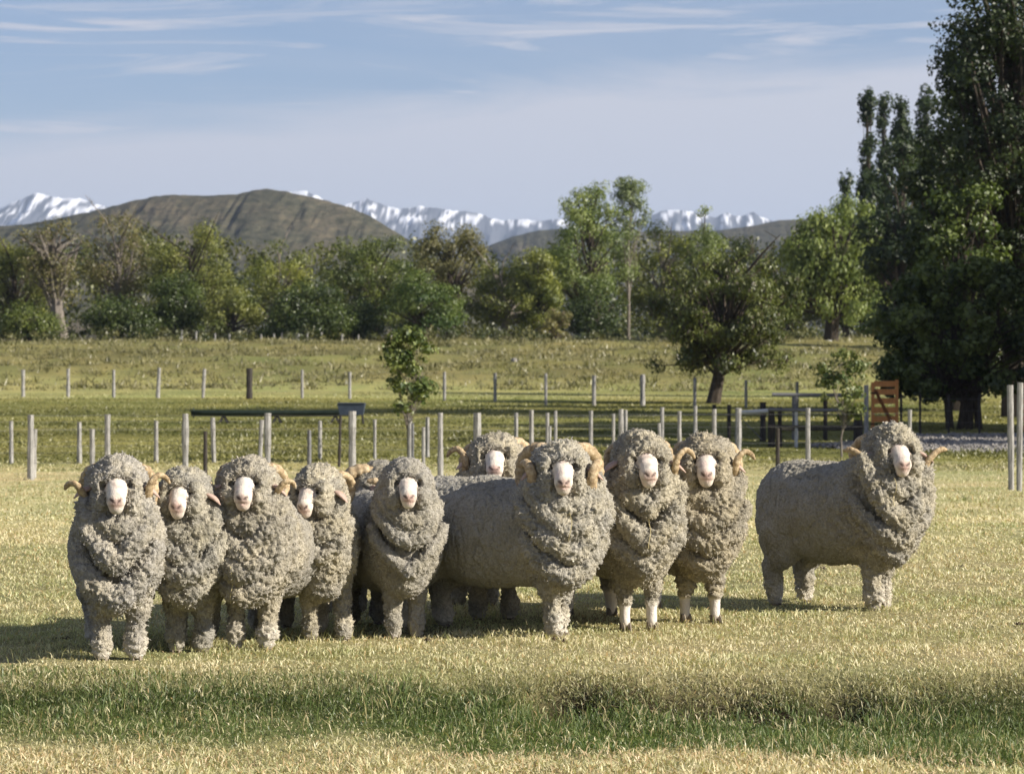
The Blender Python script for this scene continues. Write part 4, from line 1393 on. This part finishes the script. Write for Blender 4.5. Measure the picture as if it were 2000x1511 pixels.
def right_trees():
    # leaning willow in the field
    d = 112; x = px2x(1392, d); zb = gz(x, d); top = CAMZ + (HOR - 462) / F * d
    tree('leaning_tree', 'bushy olive tree on a short leaning trunk alone in the field', 'tree', x, d, top - zb, 350 / F * d, z0=1.15, shape='dome', n_cl=90, cl_r=.62, leaves=22000, leaf=.135, cols=((.045, .058, .016), (.165, .185, .048), (.10, .08, .05)),
         lean=1.1, trunk_r=.24, seed=31, bare=3, elong=1.3)
    d = 186; x = px2x(1622, d); zb = gz(x, d); top = CAMZ + (HOR - 355) / F * d
    tree('tall_willow', 'tall light green willow on a dark leaning trunk', 'tree', x, d, top - zb, 268 / F * d, z0=1.7, shape='dome', n_cl=96, cl_r=1.0, leaves=20000, leaf=.22, cols=((.10, .14, .032), (.29, .33, .09)), lean=.6, trunk_r=.42, seed=32, hang=.6, elong=1.5)
    # poplars
    for i, (px, top, wpx, lb) in enumerate([
            (1652, 296, 24, 'thinnest and shortest dark poplar spire, at the left of its row'), (1696, 152, 50, 'dark columnar poplar with a blunt top, second from the left of the poplar row'),
            (1728, 168, 40, 'dark poplar in the middle of the columnar row'), (1762, 158, 48, 'dark poplar with a rounded tip left of the trunk-showing poplar'),
            (1806, 128, 62, 'poplar with a pale stem showing at the right end of the row')]):
        d = 206 + i * 1.6; x = px2x(px, d); zb = gz(x, d); top = CAMZ + (HOR - top) / F * d
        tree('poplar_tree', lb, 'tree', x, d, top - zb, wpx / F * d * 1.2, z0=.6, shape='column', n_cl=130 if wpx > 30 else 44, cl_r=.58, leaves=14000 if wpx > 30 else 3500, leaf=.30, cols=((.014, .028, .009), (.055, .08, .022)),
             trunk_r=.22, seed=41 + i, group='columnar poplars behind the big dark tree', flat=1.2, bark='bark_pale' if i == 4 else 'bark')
    for px, d, top, wpx, lb, sd in ((1765, 170, 250, 210, 'dark broad tree crown below and in front of the poplar spires', 90), (1860, 120, 120, 150, 'dark tree standing between the poplar row and the huge tree', 91)):
        x = px2x(px, d); zb = gz(x, d); top = CAMZ + (HOR - top) / F * d
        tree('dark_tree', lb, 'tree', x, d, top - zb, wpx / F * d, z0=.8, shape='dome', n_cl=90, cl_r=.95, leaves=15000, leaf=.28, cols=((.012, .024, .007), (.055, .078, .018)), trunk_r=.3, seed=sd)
    # the big dark tree that runs out of the top of the frame
    d = 92; x = px2x(1985, d); zb = gz(x, d)
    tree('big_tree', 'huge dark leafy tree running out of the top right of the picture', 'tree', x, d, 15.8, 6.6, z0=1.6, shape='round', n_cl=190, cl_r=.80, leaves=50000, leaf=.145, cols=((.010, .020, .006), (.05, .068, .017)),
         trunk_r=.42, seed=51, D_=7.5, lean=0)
    d = 100; x = px2x(1872, d)
    tree('dark_tree', 'dark tree filling the gap between the poplars and the huge tree', 'tree', x, d, 10.6, 5.0, z0=.6, shape='dome', n_cl=120, cl_r=.7, leaves=19000, leaf=.18, cols=((.012, .022, .006), (.055, .075, .018)), trunk_r=.25, seed=52)
    d = 88; x = px2x(1890, d)
    tree('light_branch_tree', 'lighter yellow-green sprays low in front of the huge dark tree', 'tree', x, d, 7.6, 2.9, z0=3.6, shape='round', n_cl=30, cl_r=.5, leaves=2600, leaf=.17, cols=((.05, .075, .018), (.13, .165, .035)), trunk_r=.10, seed=53)
    # large leaved bush
    d = 79; x = px2x(1884, d); zb = gz(x, d); top = CAMZ + (HOR - 468) / F * d
    tree('large_leaved_bush', 'big dark bush with broad sunlit leaves and several stems by the orange gate', 'bush', x, d, top - zb, 425 / F * d, z0=.75, shape='dome', n_cl=150, cl_r=.46, leaves=20000, leaf=.16, cols=((.020, .036, .009), (.14, .175, .045)),
         trunk_r=.10, trunks=4, seed=54)
    # trees outside the frame on the right; they shade the paddock
    for i, (x, y, h, w) in enumerate([(18.5, 71, 10, 7), (24, 74.5, 14, 8), (19.5, 79, 10, 7), (24.5, 61.0, 14.5, 6), (27, 66.5, 15, 8), (31, 71, 17, 8)]):
        tree('shade_tree', 'leafy tree just beyond the right edge of the picture, %s' % ('nearest the frame', 'second out', 'third out', 'farthest out', 'behind the second', 'beside the big bush')[i], 'tree', x, y, h, w, z0=(2, 3, 2, 8.5, 6, 3)[i], shape='round', n_cl=70, cl_r=1.35, leaves=8000, leaf=.55, cols=DK, trunk_r=.3, seed=61 + i)
    # young trees
    d = 57; x = px2x(798, d); zb = gz(x, d); top = CAMZ + (HOR - 622) / F * d
    tree('young_tree', 'slender young tree with bright leaves standing behind the rams left of the middle', 'tree', x, d, top - zb, 112 / F * d, z0=.85, shape='round', n_cl=60, cl_r=.19, leaves=2600, leaf=.10, cols=((.05, .08, .016), (.20, .23, .06)),
         bark='bark_pale', trunk_r=.028, seed=71, group='young trees by the fence')
    d = 60; x = px2x(1652, d); zb = gz(x, d); top = CAMZ + (HOR - 672) / F * d
    tree('young_tree', 'sparse young tree with drooping leaves left of the orange gate', 'tree', x - .08, d, top - zb, 135 / F * d, z0=.75, shape='round', n_cl=40, cl_r=.18, leaves=1500, leaf=.10, cols=((.05, .08, .018), (.19, .21, .07)),
         bark='bark_pale', trunk_r=.02, seed=72, group='young trees by the fence')


right_trees()

# ---------------------------------------------------------------- fences
def post_mesh(h, r, lean=0.0, cut=0.0, seed=0):
    random.seed(seed)
    mb = MB()
    n = 6
    pts = [(lean * t * h, random.uniform(-.01, .01), -.12 + (h + .12) * t) for t in np.linspace(0, 1, n)]
    mb.tube(pts, [r * random.uniform(.86, 1.12) for _ in pts], 8, wob=.06)
    return mb


def fence(name, label, posts, heights=(.25, .5, .75, .95), wires=True, group=None):
    """posts: (px, top row, base row, width px, kind, lean)"""
    pos = []
    for i, (px, top, base, w, kind, lean) in enumerate(posts):
        d = row2d(px, base); x = px2x(px, d); z = gz(x, d)
        pos.append((x, d, z, (base - top) / F * d, w / F * d / 2, kind, lean))
    ox, oy, oz, *_ = pos[0]
    root = empty(name, (ox, oy, oz))
    tag(root, label, 'fence', group)
    for i, (x, y, z, h, r, kind, lean) in enumerate(pos):
        mb = post_mesh(h, r, lean, seed=i + len(label))
        mb.build('post', M[kind], root, (x - ox, y - oy, z - oz))
    if wires:
        ps = sorted(pos, key=lambda q: q[0])
        hm = float(np.median([p[3] for p in ps]))
        for f_ in heights:
            mb = MB()
            for a, b in zip(ps[:-1], ps[1:]):
                A = Vector((a[0] - ox, a[1] - oy - a[4], a[2] - oz + hm * f_)); B_ = Vector((b[0] - ox, b[1] - oy - b[4], b[2] - oz + hm * f_))
                mb.tube([A, (A + B_) / 2 - Vector((0, 0, .012)), B_], .0022 if a[1] < 90 else .003, 4, cap=False)
            mb.build('wire', M['wire'], root)
    return root


W_, D_, = 'wood', 'wood_dark'
fence('wire_fence', 'far wire fence of thin pale posts across the middle of the field',
      [(45, 722, 775, 7, W_, 0), (133, 720, 776, 7, W_, 0), (222, 722, 776, 6, W_, 0), (308, 718, 777, 8, W_, .05), (396, 720, 777, 7, W_, .06), (487, 719, 779, 12, D_, 0), (590, 722, 778, 6, W_, 0),
       (683, 726, 779, 7, W_, 0), (868, 726, 782, 6, W_, 0), (967, 728, 784, 7, W_, 0), (1066, 729, 792, 6, W_, 0), (1160, 733, 792, 8, W_, 0), (1255, 731, 792, 10, W_, 0), (1357, 737, 794, 7, W_, 0), (1457, 742, 798, 6, W_, 0), (1557, 745, 798, 6, W_, 0)])
fence('wire_fence', 'nearer wire fence of taller grey posts right behind the rams',
      [(60, 810, 937, 13, W_, 0), (210, 809, 934, 12, W_, 0), (362, 808, 935, 13, W_, 0), (523, 807, 935, 13, W_, 0), (688, 803, 934, 14, W_, 0), (860, 806, 942, 11, W_, 0), (932, 806, 940, 16, W_, 0),
       (1038, 801, 936, 10, W_, 0), (1213, 799, 930, 10, W_, 0), (1395, 799, 928, 9, W_, 0), (1578, 797, 926, 10, W_, 0), (1777, 800, 925, 9, W_, 0)])
fence('wire_fence', 'back wire fence of shorter thin posts behind the tall grey posts',
      [(-60, 822, 908, 8, W_, 0), (22, 822, 906, 8, W_, 0), (155, 824, 905, 9, W_, 0), (305, 822, 904, 9, W_, 0), (418, 815, 904, 9, W_, -.03), (507, 820, 903, 9, W_, .05), (625, 822, 900, 8, W_, 0), (732, 819, 899, 7, W_, 0),
       (835, 815, 897, 8, W_, 0), (1008, 806, 895, 8, W_, 0), (1085, 802, 893, 7, W_, 0), (1154, 802, 892, 8, W_, 0), (1222, 800, 890, 7, W_, 0), (1293, 795, 888, 8, W_, 0), (1358, 792, 886, 8, W_, 0), (1442, 797, 886, 13, W_, 0)])
# single stakes between the two lines
for i, (px, top, base, w, kind, lean, lb) in enumerate([
        (180, 838, 930, 9, W_, 0, 'short pale stake right of the leftmost ram\'s head, in the grass'), (401, 842, 940, 8, D_, 0, 'thin black stake behind the second ram'),
        (604, 840, 925, 8, 'wood_grey', 0, 'crooked dark grey stake behind the fourth ram'), (662, 812, 912, 6, D_, .03, 'thin black stake below the blue trough'),
        (827, 834, 932, 7, W_, 0, 'short pale stake right of the young tree'), (1069, 806, 925, 7, W_, 0, 'thin pale stake above the big ram\'s head'),
        (1074, 832, 926, 6, W_, 0, 'shortest stake next to the one above the big ram'), (1198, 808, 922, 7, W_, 0, 'thin stake left of the eighth ram\'s head'),
        (1291, 826, 920, 7, W_, -.04, 'leaning pale stake between two rams\' heads'), (1327, 803, 918, 8, W_, 0, 'pale stake left of the ninth ram\'s head'),
        (1519, 836, 950, 9, D_, 0, 'dark steel stake left of the lone ram'), (66, 838, 935, 9, W_, .02, 'short stake leaning on the leftmost tall fence post'),
        (800, 817, 905, 8, W_, .01, 'left stake of the pair that props the young tree'), (806, 826, 908, 6, 'wood_grey', 0, 'right stake of the pair that props the young tree')]):
    d = row2d(px, base); x = px2x(px, d)
    o = post_mesh((base - top) / F * d, w / F * d / 2, lean, seed=80 + i).build('fence_stake', M[kind], None, (x, d, gz(x, d)))
    tag(o, lb, 'stake')


# pair of thick posts at the right edge
def gate_posts():
    for px, top, base, w, lb in ((1975, 752, 957, 13, 'thick grey post, left of the pair at the right edge of the picture'), (1990, 747, 960, 12, 'thick grey post, right of the pair at the right edge of the picture')):
        d = row2d(px, base); x = px2x(px, d)
        o = post_mesh((base - top) / F * d, w / F * d / 2, -.01 if px < 1980 else .012, seed=px).build('gate_post', M['wood'], None, (x, d, gz(x, d)))
        tag(o, lb, 'post')


gate_posts()


def wooden_gate(name, label, px, row_top, row_base, width, turn, seed):
    d = row2d(px, row_base); x = px2x(px, d); h = (row_base - row_top) / F * d
    root = empty(name, (x, d, gz(x, d)), turn)
    tag(root, label, 'gate')
    w = width
    for u in (0, w - .07):
        mb = MB(); mb.box((u, -.03, .05), (u + .07, .03, h + (.08 if u > 0 else .02))); mb.build('stile', M['wood_orange'], root)
    for z in (.10, h * .27, h * .44, h * .61, h * .78, h * .93):
        mb = MB(); mb.box((.072, -.022, z), (w - .072, .022, z + .145)); mb.build('rail', M['wood_orange'], root)
    mb = MB(); a = Vector((.08, -.034, h * .88)); b = Vector((w - .10, -.034, .20)); dr = (b - a).normalized(); up = Vector((dr.z, 0, -dr.x)) * .04
    v = [a - up, b - up, b + up, a + up]
    mb.add([q + Vector((0, -.008, 0)) for q in v] + [q + Vector((0, .008, 0)) for q in v], [(3, 2, 1, 0), (4, 5, 6, 7), (0, 1, 5, 4), (1, 2, 6, 5), (2, 3, 7, 6), (3, 0, 4, 7)])
    mb.build('brace', M['wood_brace'], root)
    for z in (.3, h * .8):
        mb = MB(); mb.box((-.04, -.045, z), (.16, -.035, z + .035)); mb.build('hinge', M['iron'], root)


wooden_gate('wooden_gate', 'orange wooden gate with a diagonal brace standing open beside the bush', 1702, 748, 852, .70, math.radians(8), 1)
wooden_gate('wooden_gate', 'orange wooden gate cut off by the right edge of the picture', 1988, 752, 850, 1.2, math.radians(4), 2)


def corral():
    root = empty('corral_fence', (px2x(1500, 68), 68, gz(px2x(1500, 68), 68)))
    tag(root, 'dark railed corral fence with a pale rail left of the orange gate', 'fence')
    ox, oy, oz = root.location
    def at(px, row, d):
        return Vector((px2x(px, d) - ox, d - oy, CAMZ + (HOR - row) / F * d - oz))
    for (px, top, d, w, k) in ((1395, 790, 70, 9, 'wood_dark'), (1424, 790, 72, 8, 'wood_dark'), (1490, 785, 70, 13, 'wood_dark'), (1507, 795, 66, 14, 'wood_dark'), (1553, 768, 71, 13, 'wood_grey'), (1523, 795, 66, 9, 'wood_dark'), (1612, 768, 71, 9, 'wood_dark'), (1676, 795, 66, 20, 'wood_dark'), (1692, 752, 68, 10, 'wood'), (1555, 800, 66, 7, 'wood_white')):
        x = px2x(px, d); z = gz(x, d); h = CAMZ + (HOR - top) / F * d - z
        post_mesh(h, w / F * d / 2, 0, seed=px).build('post', M[k], root, (x - ox, d - oy, z - oz))
    for (p0, r0, p1, r1, d, th, k) in ((1508, 770, 1686, 771, 70.6, .085, 'wood_grey'), (1500, 800, 1688, 801, 65.7, .075, 'wood_grey'), (1443, 805, 1502, 802, 66.4, .10, 'wood_white'), (1500, 832, 1688, 833, 65.7, .06, 'wood_dark'), (1508, 838, 1686, 838, 70.6, .06, 'wood_dark')):
        mb = MB(); mb.tube([at(p0, r0, d), at((p0 + p1) / 2, (r0 + r1) / 2, d) + Vector((0, .01, -.008)), at(p1, r1, d)], th / 2, 8, wob=.03)
        mb.build('rail', M[k], root)
    mb = MB(); mb.tube([at(1446, 815, 66.3), at(1488, 858, 66.3)], .012, 5); mb.build('brace_wire', M['wire'], root)
    # right-hand stretch behind the gate
    r2 = empty('wire_fence', (px2x(1797, 74), 74, gz(px2x(1797, 74), 74)))
    tag(r2, 'short run of thin dark posts between the orange gate and the bush stems', 'fence')
    for px in (1760, 1797, 1853, 1913):
        d = 74; x = px2x(px, d); z = gz(x, d)
        post_mesh(1.08, .032, 0, seed=px).build('post', M['wood_dark'], r2, (x - r2.location.x, 0, z - r2.location.z))
    for zz in (.35, .65, .95):
        mb = MB(); mb.tube([(px2x(1760, 74) - r2.location.x, -.03, zz), (px2x(1913, 74) - r2.location.x, -.03, zz)], .003, 4); mb.build('wire', M['wire'], r2)


corral()


def troughs():
    d = 86.0
    x0, x1 = px2x(374, d), px2x(700, d)
    xm = (x0 + x1) / 2
    root = empty('feed_trough', (xm, d, gz(xm, d)))
    tag(root, 'long dark green feed trough lying across low trestles behind the fence', 'trough')
    zc = CAMZ + (HOR - 805) / F * d - root.location.z
    mb = MB(); n = 12; R = .145
    v = []; f = []
    for i, x in enumerate(np.linspace(x0 - xm, x1 - xm, 14)):
        sag = -.01 * math.sin(i / 13 * math.pi)
        for k in range(n + 1):
            a = math.pi + math.pi * k / n
            v.append((x, R * 1.3 * math.cos(a), zc + .03 + sag + R * math.sin(a)))
        for k in range(n, -1, -1):
            a = math.pi + math.pi * k / n
            v.append((x, (R * 1.3 - .012) * math.cos(a), zc + .034 + sag + (R - .012) * math.sin(a)))
    m = 2 * (n + 1)
    for i in range(13):
        for k in range(m):
            a = i * m + k; b = i * m + (k + 1) % m
            f.append((a, b, b + m, a + m))
    f.append(tuple(range(m - 1, -1, -1))); f.append(tuple(range(13 * m, 14 * m)))
    mb.add(v, f); mb.build('trough_shell', M['green_metal'], root, smooth=True)
    mb = MB()
    for s in (-1, 1):
        mb.tube([(x0 - xm - .02, s * R * 1.3, zc + .045), (x1 - xm + .02, s * R * 1.3, zc + .045)], .014, 6)
    mb.build('rim', M['green_metal'], root)
    for px in (378, 696):
        xx = px2x(px, d) - xm
        mb = MB(); mb.tube([(xx - .008, 0, zc - .02), (xx + .008, 0, zc - .02)], R * 1.15, 12, flat=1.0); mb.build('end_plate', M['green_metal'], root)
    for px in (437, 541, 655):
        xx = px2x(px, d) - xm
        zl = gz(px2x(px, d), d) - root.location.z
        mb = MB()
        for s in (-1, 1):
            mb.tube([(xx - .14, s * .20, zl - .03), (xx, s * .05, zc - .08)], .028, 6)
            mb.tube([(xx + .14, s * .20, zl - .03), (xx, s * .05, zc - .08)], .028, 6)
        mb.build('trestle', M['iron'], root)
    # blue tank
    d = 84.0; xa, xb = px2x(656, d), px2x(711, d); xm = (xa + xb) / 2; w = xb - xa
    r2 = empty('water_trough', (xm, d + .9, gz(xm, d + .9)))
    tag(r2, 'small blue-grey water trough on legs at the right end of the feed trough', 'trough')
    zt = CAMZ + (HOR - 789) / F * d - r2.location.z; zb_ = CAMZ + (HOR - 811) / F * d - r2.location.z
    mb = MB(); h = zt - zb_
    ring = lambda z, e: [(-w/2 + e, -.30 + e, z), (w/2 - e, -.30 + e, z), (w/2 - e, .30 - e, z), (-w/2 + e, .30 - e, z)]
    v = ring(zb_, .07) + ring(zt, 0) + ring(zt, .03) + ring(zb_ + .05, .09)
    f = [(3, 2, 1, 0)] + [(i, (i+1) % 4, (i+1) % 4 + 4, i + 4) for i in range(4)] + [(i+4, (i+1) % 4 + 4, (i+1) % 4 + 8, i + 8) for i in range(4)] + [(i+8, (i+1) % 4 + 8, (i+1) % 4 + 12, i + 12) for i in range(4)] + [(12, 13, 14, 15)]
    mb.add(v, f); mb.build('tank', M['blue_metal'], r2)
    for sx in (-1, 1):
        for sy in (-1, 1):
            mb = MB(); mb.tube([(sx * (w/2 - .06), sy * .2, -.05), (sx * (w/2 - .1), sy * .18, zb_ + .02)], .022, 6); mb.build('leg', M['iron'], r2)
    mb = MB(); mb.tube([(-w/2 + .02, -.31, zt + .012), (w/2 - .02, -.31, zt + .012)], .018, 6); mb.build('front_rail', M['blue_metal'], r2)


troughs()


def far_gate():
    d = 192.0; x = px2x(568, d); root = empty('field_gate', (x, d, gz(x, d)))
    tag(root, 'small pale plank gate at the foot of the far trees', 'gate')
    h = .72
    for u in (-.62, -.12, .50): 
        mb = MB(); mb.box((u, -.03, 0), (u + .06, .03, h)); mb.build('stile', M['wood_white'] if u > -.5 else M['wood'], root)
    for z in (.10, .26, .42, .58):
        mb = MB(); mb.box((-.06, -.02, z), (.50, .02, z + .11)); mb.build('board', M['wood'], root)
    posts = []
    r2 = empty('wire_fence', (px2x(355, 191), 191, gz(px2x(355, 191), 191)))
    tag(r2, 'low far fence of short pale posts along the foot of the trees', 'fence')
    for px in (355, 383, 420, 448, 510, 535, 600, 628, 668, 700):
        xx = px2x(px, 191); z = gz(xx, 191)
        post_mesh(.66, .06, 0, seed=px).build('post', M['wood'], r2, (xx - r2.location.x, 0, z - r2.location.z))


far_gate()


def white_stone():
    mb = MB(); random.seed(4)
    x = px2x(1617, 183); 
    mb.tube([(0, 0, -.05), (0, 0, .02), (0, 0, .16), (0, 0, .27), (0, 0, .30)], [.30, .34, .33, .22, .05], 10, wob=.08)
    o = mb.build('stone', M['white'], None, (x, 183, gz(x, 183)), smooth=True)
    tag(o, 'small white stone at the foot of the tall willow', 'stone')
    d = 146; x = px2x(1005, d)
    mb = MB(); mb.tube([(0, 0, -.05), (0, 0, .02), (0, 0, .12), (0, 0, .2), (0, 0, .23)], [.18, .2, .18, .11, .03], 9, wob=.1)
    o = mb.build('stone', M['gravel'], None, (x, d, gz(x, d)), smooth=True)
    tag(o, 'pale stone lying on the rough bank above the middle of the fence', 'stone')


white_stone()


def gravel():
    # low gravel bank running off to the right
    px = np.linspace(1560, 2240, 90); v = np.linspace(0, 1, 26)
    PX, VV = np.meshgrid(px, v)
    y0 = np.interp(px, [1560, 1700, 2240], [66.0, 62.8, 61.8]); y1 = np.interp(px, [1560, 1700, 1800, 2240], [66.6, 68.0, 74.0, 75.5])
    Y = y0[None, :] * (1 - VV) + y1[None, :] * VV
    X = (PX - 1000) / F * 68
    Z = ground_z(X.ravel(), Y.ravel()).reshape(X.shape)
    edge = np.minimum(1, np.minimum(VV, 1 - VV) * 4) * np.clip((PX - 1560) / 120, 0, 1)
    Z = Z + .02 + edge * (.10 + .05 * pnoise(np.stack([X.ravel() * 1.6, Y.ravel() * 1.6, 0 * X.ravel()], 1)).reshape(X.shape)) - .03 * (edge < .05)
    n, m = X.shape; I = np.arange(n * m).reshape(n, m)
    Q = np.stack([I[:-1, :-1], I[:-1, 1:], I[1:, 1:], I[1:, :-1]], 2).reshape(-1, 4)
    me = mesh_np('gravel_path', np.stack([X, Y, Z], 2).reshape(-1, 3), Q, M['gravel'], True)
    tag(link('gravel_path', me), kind='structure')
    # loose stones
    rg = np.random.default_rng(77); k = 5200
    a = rg.integers(0, n, k); b = rg.integers(0, m, k)
    c = np.stack([X[a, b], Y[a, b], Z[a, b]], 1) + rg.normal(0, .08, (k, 3)) * np.array([1, 1, 0])
    okk = edge[a, b] > .15; c = c[okk]; k = len(c)
    oct_ = np.array([(1, 0, 0), (0, 1, 0), (-1, 0, 0), (0, -1, 0), (0, 0, 1), (0, 0, -.4)])
    s = rg.uniform(.02, .06, (k, 1, 1)) * rg.uniform(.7, 1.3, (k, 6, 1)) * np.array([1.2, 1, .8])
    V = (c[:, None, :] + oct_[None] * s).reshape(-1, 3)
    T = np.array([(0, 1, 4), (1, 2, 4), (2, 3, 4), (3, 0, 4), (1, 0, 5), (2, 1, 5), (3, 2, 5), (0, 3, 5)])
    T = (np.arange(k)[:, None, None] * 6 + T[None]).reshape(-1, 3)
    col = np.repeat(np.array([.22, .205, .185]) * rg.uniform(.5, 1.5, (k, 1)), 6, axis=0)
    me = mesh_np('gravel', V, T, M['grass_opaque'], False, {'col': ('FLOAT_COLOR', col)})
    tag(link('gravel', me), kind='stuff')


M['grass_opaque'] = mat_attr('loose_stone', 0.95, 0.1)
gravel()

def clods():
    rg = np.random.default_rng(91)
    k = 14
    y = 15.8 + 9 * rg.random(k) ** 1.5; x = rg.uniform(-1, 1, k) * y * .18
    V = []; T = []
    oct_ = np.array([(1, 0, 0), (0, 1, 0), (-1, 0, 0), (0, -1, 0), (0, 0, .7), (0, 0, -.4)])
    fc = np.array([(0, 1, 4), (1, 2, 4), (2, 3, 4), (3, 0, 4), (1, 0, 5), (2, 1, 5), (3, 2, 5), (0, 3, 5)])
    z = ground_z(x, y)
    n = 0
    for i in range(k):
        for j in range(rg.integers(2, 7)):
            c = np.array([x[i] + rg.normal(0, .025), y[i] + rg.normal(0, .03), z[i] + .012])
            V.append(c + oct_ * rg.uniform(.010, .024) * rg.uniform(.7, 1.3, (6, 1))); T.append(fc + n * 6); n += 1
    me = mesh_np('soil_clods', np.concatenate(V), np.concatenate(T), M['loose'], False)
    tag(link('soil_clods', me), kind='stuff')


M['loose'] = mat_simple('dark_clod', (0.05, 0.035, 0.022), (0.11, 0.08, 0.05), 30)
clods()
# ---------------------------------------------------------------- the rams
DISTS = {}


def D(row, z=0.0):
    return F * (CAMZ - z) / (row - HOR)


RAMS = [
    dict(x=232, d=D(1288), S=1.00, rear=-9, head=6, seed=1, hornL='curl', hornR='hook', fat=.92, spread=.10, tone=(.98, .98, 1.0), whitelegs=.8, clumps=9,
         folds=[(.88, .74, .155, .335, .060, 1.35, .2), (.86, .56, .185, .37, .062, 1.3, -.3), (.62, .36, .215, .345, .066, 1.3, .2)],
         label='leftmost ram of the flock, facing the camera with small curled horns and a pink ear'),
    dict(x=370, d=D(1273), S=.935, rear=-4, head=-5, seed=2, hv=.011, hornL=None, hornR=None, fat=.74, neck=.84, cap=.94, spread=.085, tone=(.92, .92, .90), whitelegs=0,
         label='narrow hornless ram standing between and behind the two left front rams'),
    dict(x=494, d=D(1268), S=.985, rear=12, head=-2, seed=3, hornL='curl', hornR='curl', fat=1.10, spread=.10, tone=(.96, .94, .90), whitelegs=.9, straws=((-.06, .52, .30),),
         folds=[(.90, .73, .155, .335, .062, 1.35, -.3), (.86, .59, .21, .365, .058, 1.35, .4), (.74, .47, .24, .365, .060, 1.35, .2), (.56, .34, .215, .32, .062, 1.25, -.2)],
         label='wide ram with a thick frizzy chest and a hanging straw, third from the left'),
    dict(x=634, d=D(1250), S=.925, rear=-28, head=-16, nod=.12, seed=4, hornL=None, hornR='tight', fat=.80, neck=.80, cap=.76, spread=.10, fstep=(.05, -.05), wl=1, whitelegs=0, tone=(1.04, 1.02, .96), hx=-.03,
         clumps=9, folds=[(.88, .70, .145, .33, .058, 1.3, .2), (.80, .56, .18, .335, .052, 1.3, -.3)], bz=.02,
         label='ram turning its long white face down and to the left, with one tight pale horn'),
    dict(x=712, d=D(1216), S=.905, rear=-12, head=62, seed=5, hv=.013, hornL='full', hornR='full', fat=.80, neck=.85, cap=.98, spread=.10, tone=(.86, .85, .82), whitelegs=0, hx=.02,
         label='ram hidden at the back whose face is turned away behind a big coiled horn'),
    dict(x=789, d=D(1246), S=.950, rear=-20, head=5, seed=6, hornL=None, hornR=None, fat=.90, cap=.95, spread=.085, fstep=(0, .03), tone=(.96, .95, .93), whitelegs=.05, ears=0, curl=.65,
         folds=[(.88, .74, .15, .33, .056, 1.35, 0), (.84, .62, .20, .345, .046, 1.35, 0), (.70, .44, .225, .33, .046, 1.3, 0)],
         label='hornless ram with a smooth round woolly head in the middle of the flock'),
    dict(x=1082, d=D(1243), S=1.04, rear=-58, head=2, seed=7, hornL='full', hornR='full', fat=1.03, long=1.05, spread=.10, fstep=(-.02, .05), hstep=(.05, -.06), tone=(1, 1, .99), whitelegs=1.0, straws=((-.02, .74, .58),), chest=14,
         folds=[(.90, .74, .155, .345, .062, 1.35, .2), (.88, .62, .20, .37, .058, 1.35, .5), (.78, .50, .245, .37, .060, 1.4, .3), (.60, .36, .225, .335, .062, 1.3, .6)],
         label='biggest ram, seen from the side in the middle, with full coiled tan horns'),
    dict(x=1243, d=D(1228), S=1.08, rear=-16, head=7, seed=8, hornL='tight', hornR='hook', fat=.98, spread=.085, wl=0, whitelegs=.9, cap=.95, caph=1.1, tone=(.98, .96, .90),
         folds=[(.90, .72, .155, .335, .060, 1.35, .2), (.84, .52, .21, .36, .054, 1.35, -.2), (.62, .40, .22, .32, .056, 1.3, .3)], straws=((0, .66, .50),), fstep=(0, .0), hstep=(.03, 0),
         label='tall ram on thin bare white shins, one horn hooked outwards, right of the biggest ram'),
    dict(x=1368, d=D(1213), S=1.055, rear=-22, head=-3, seed=9, hornL='curl', hornR='hook', fat=.80, neck=.92, spread=.075, wl=0, whitelegs=.6, cap=1.03, tone=(.93, .89, .80), hx=.01, fstep=(.10, -.02),
         label='brownish narrow ram behind the tall one, its horn tip hooked far out to the right'),
    dict(x=1712, d=D(1190), S=1.075, rear=-50, head=8, seed=10, hornL='wide', hornR='wide', fat=1.0, long=.76, spread=.085, fstep=(.0, .04), hstep=(0, -.05), caph=1.18, cap=1.03, tone=(.97, .96, .92), whitelegs=1.0, chest=16, straws=((-.06, .84, .66),), hs=1.03, hx=.03,
         folds=[(.90, .75, .155, .335, .064, 1.35, -.3), (.92, .56, .205, .37, .058, 1.35, -.5), (.70, .44, .245, .35, .056, 1.35, .6), (.52, .35, .18, .32, .050, 1.2, .5)],
         label='lone ram standing apart on the right with wide flat horns'),
    dict(x=962, d=D(1206), S=1.05, rear=-8, head=0, seed=11, hv=.0115, hornL='hook', hornR='full', fat=.80, spread=.10, tone=(1.03, 1.0, .92), cap=1.0, hx=.01, nod=-.10, whitelegs=0,
         label='ram looking over the back of the biggest ram, a dark hooked horn at its left'),
]
for p in RAMS:
    make_ram(p)

# ---------------------------------------------------------------- air
def build_haze():
    m = bpy.data.materials.new('air')
    m.use_nodes = True
    t = m.node_tree
    t.nodes.clear()
    out = N(t, 'ShaderNodeOutputMaterial')
    v = N(t, 'ShaderNodeVolumePrincipled')
    v.inputs['Color'].default_value = (.62, .76, 1.0, 1)
    v.inputs['Density'].default_value = HAZE_DENSITY
    v.inputs['Anisotropy'].default_value = 0.1
    t.links.new(v.outputs[0], out.inputs['Volume'])
    mb = MB()
    mb.box((-14000, -200, -52), (14000, 23000, 720))
    tag(mb.build('haze', m), kind='stuff')


HAZE_DENSITY = 7.0e-5
build_haze()
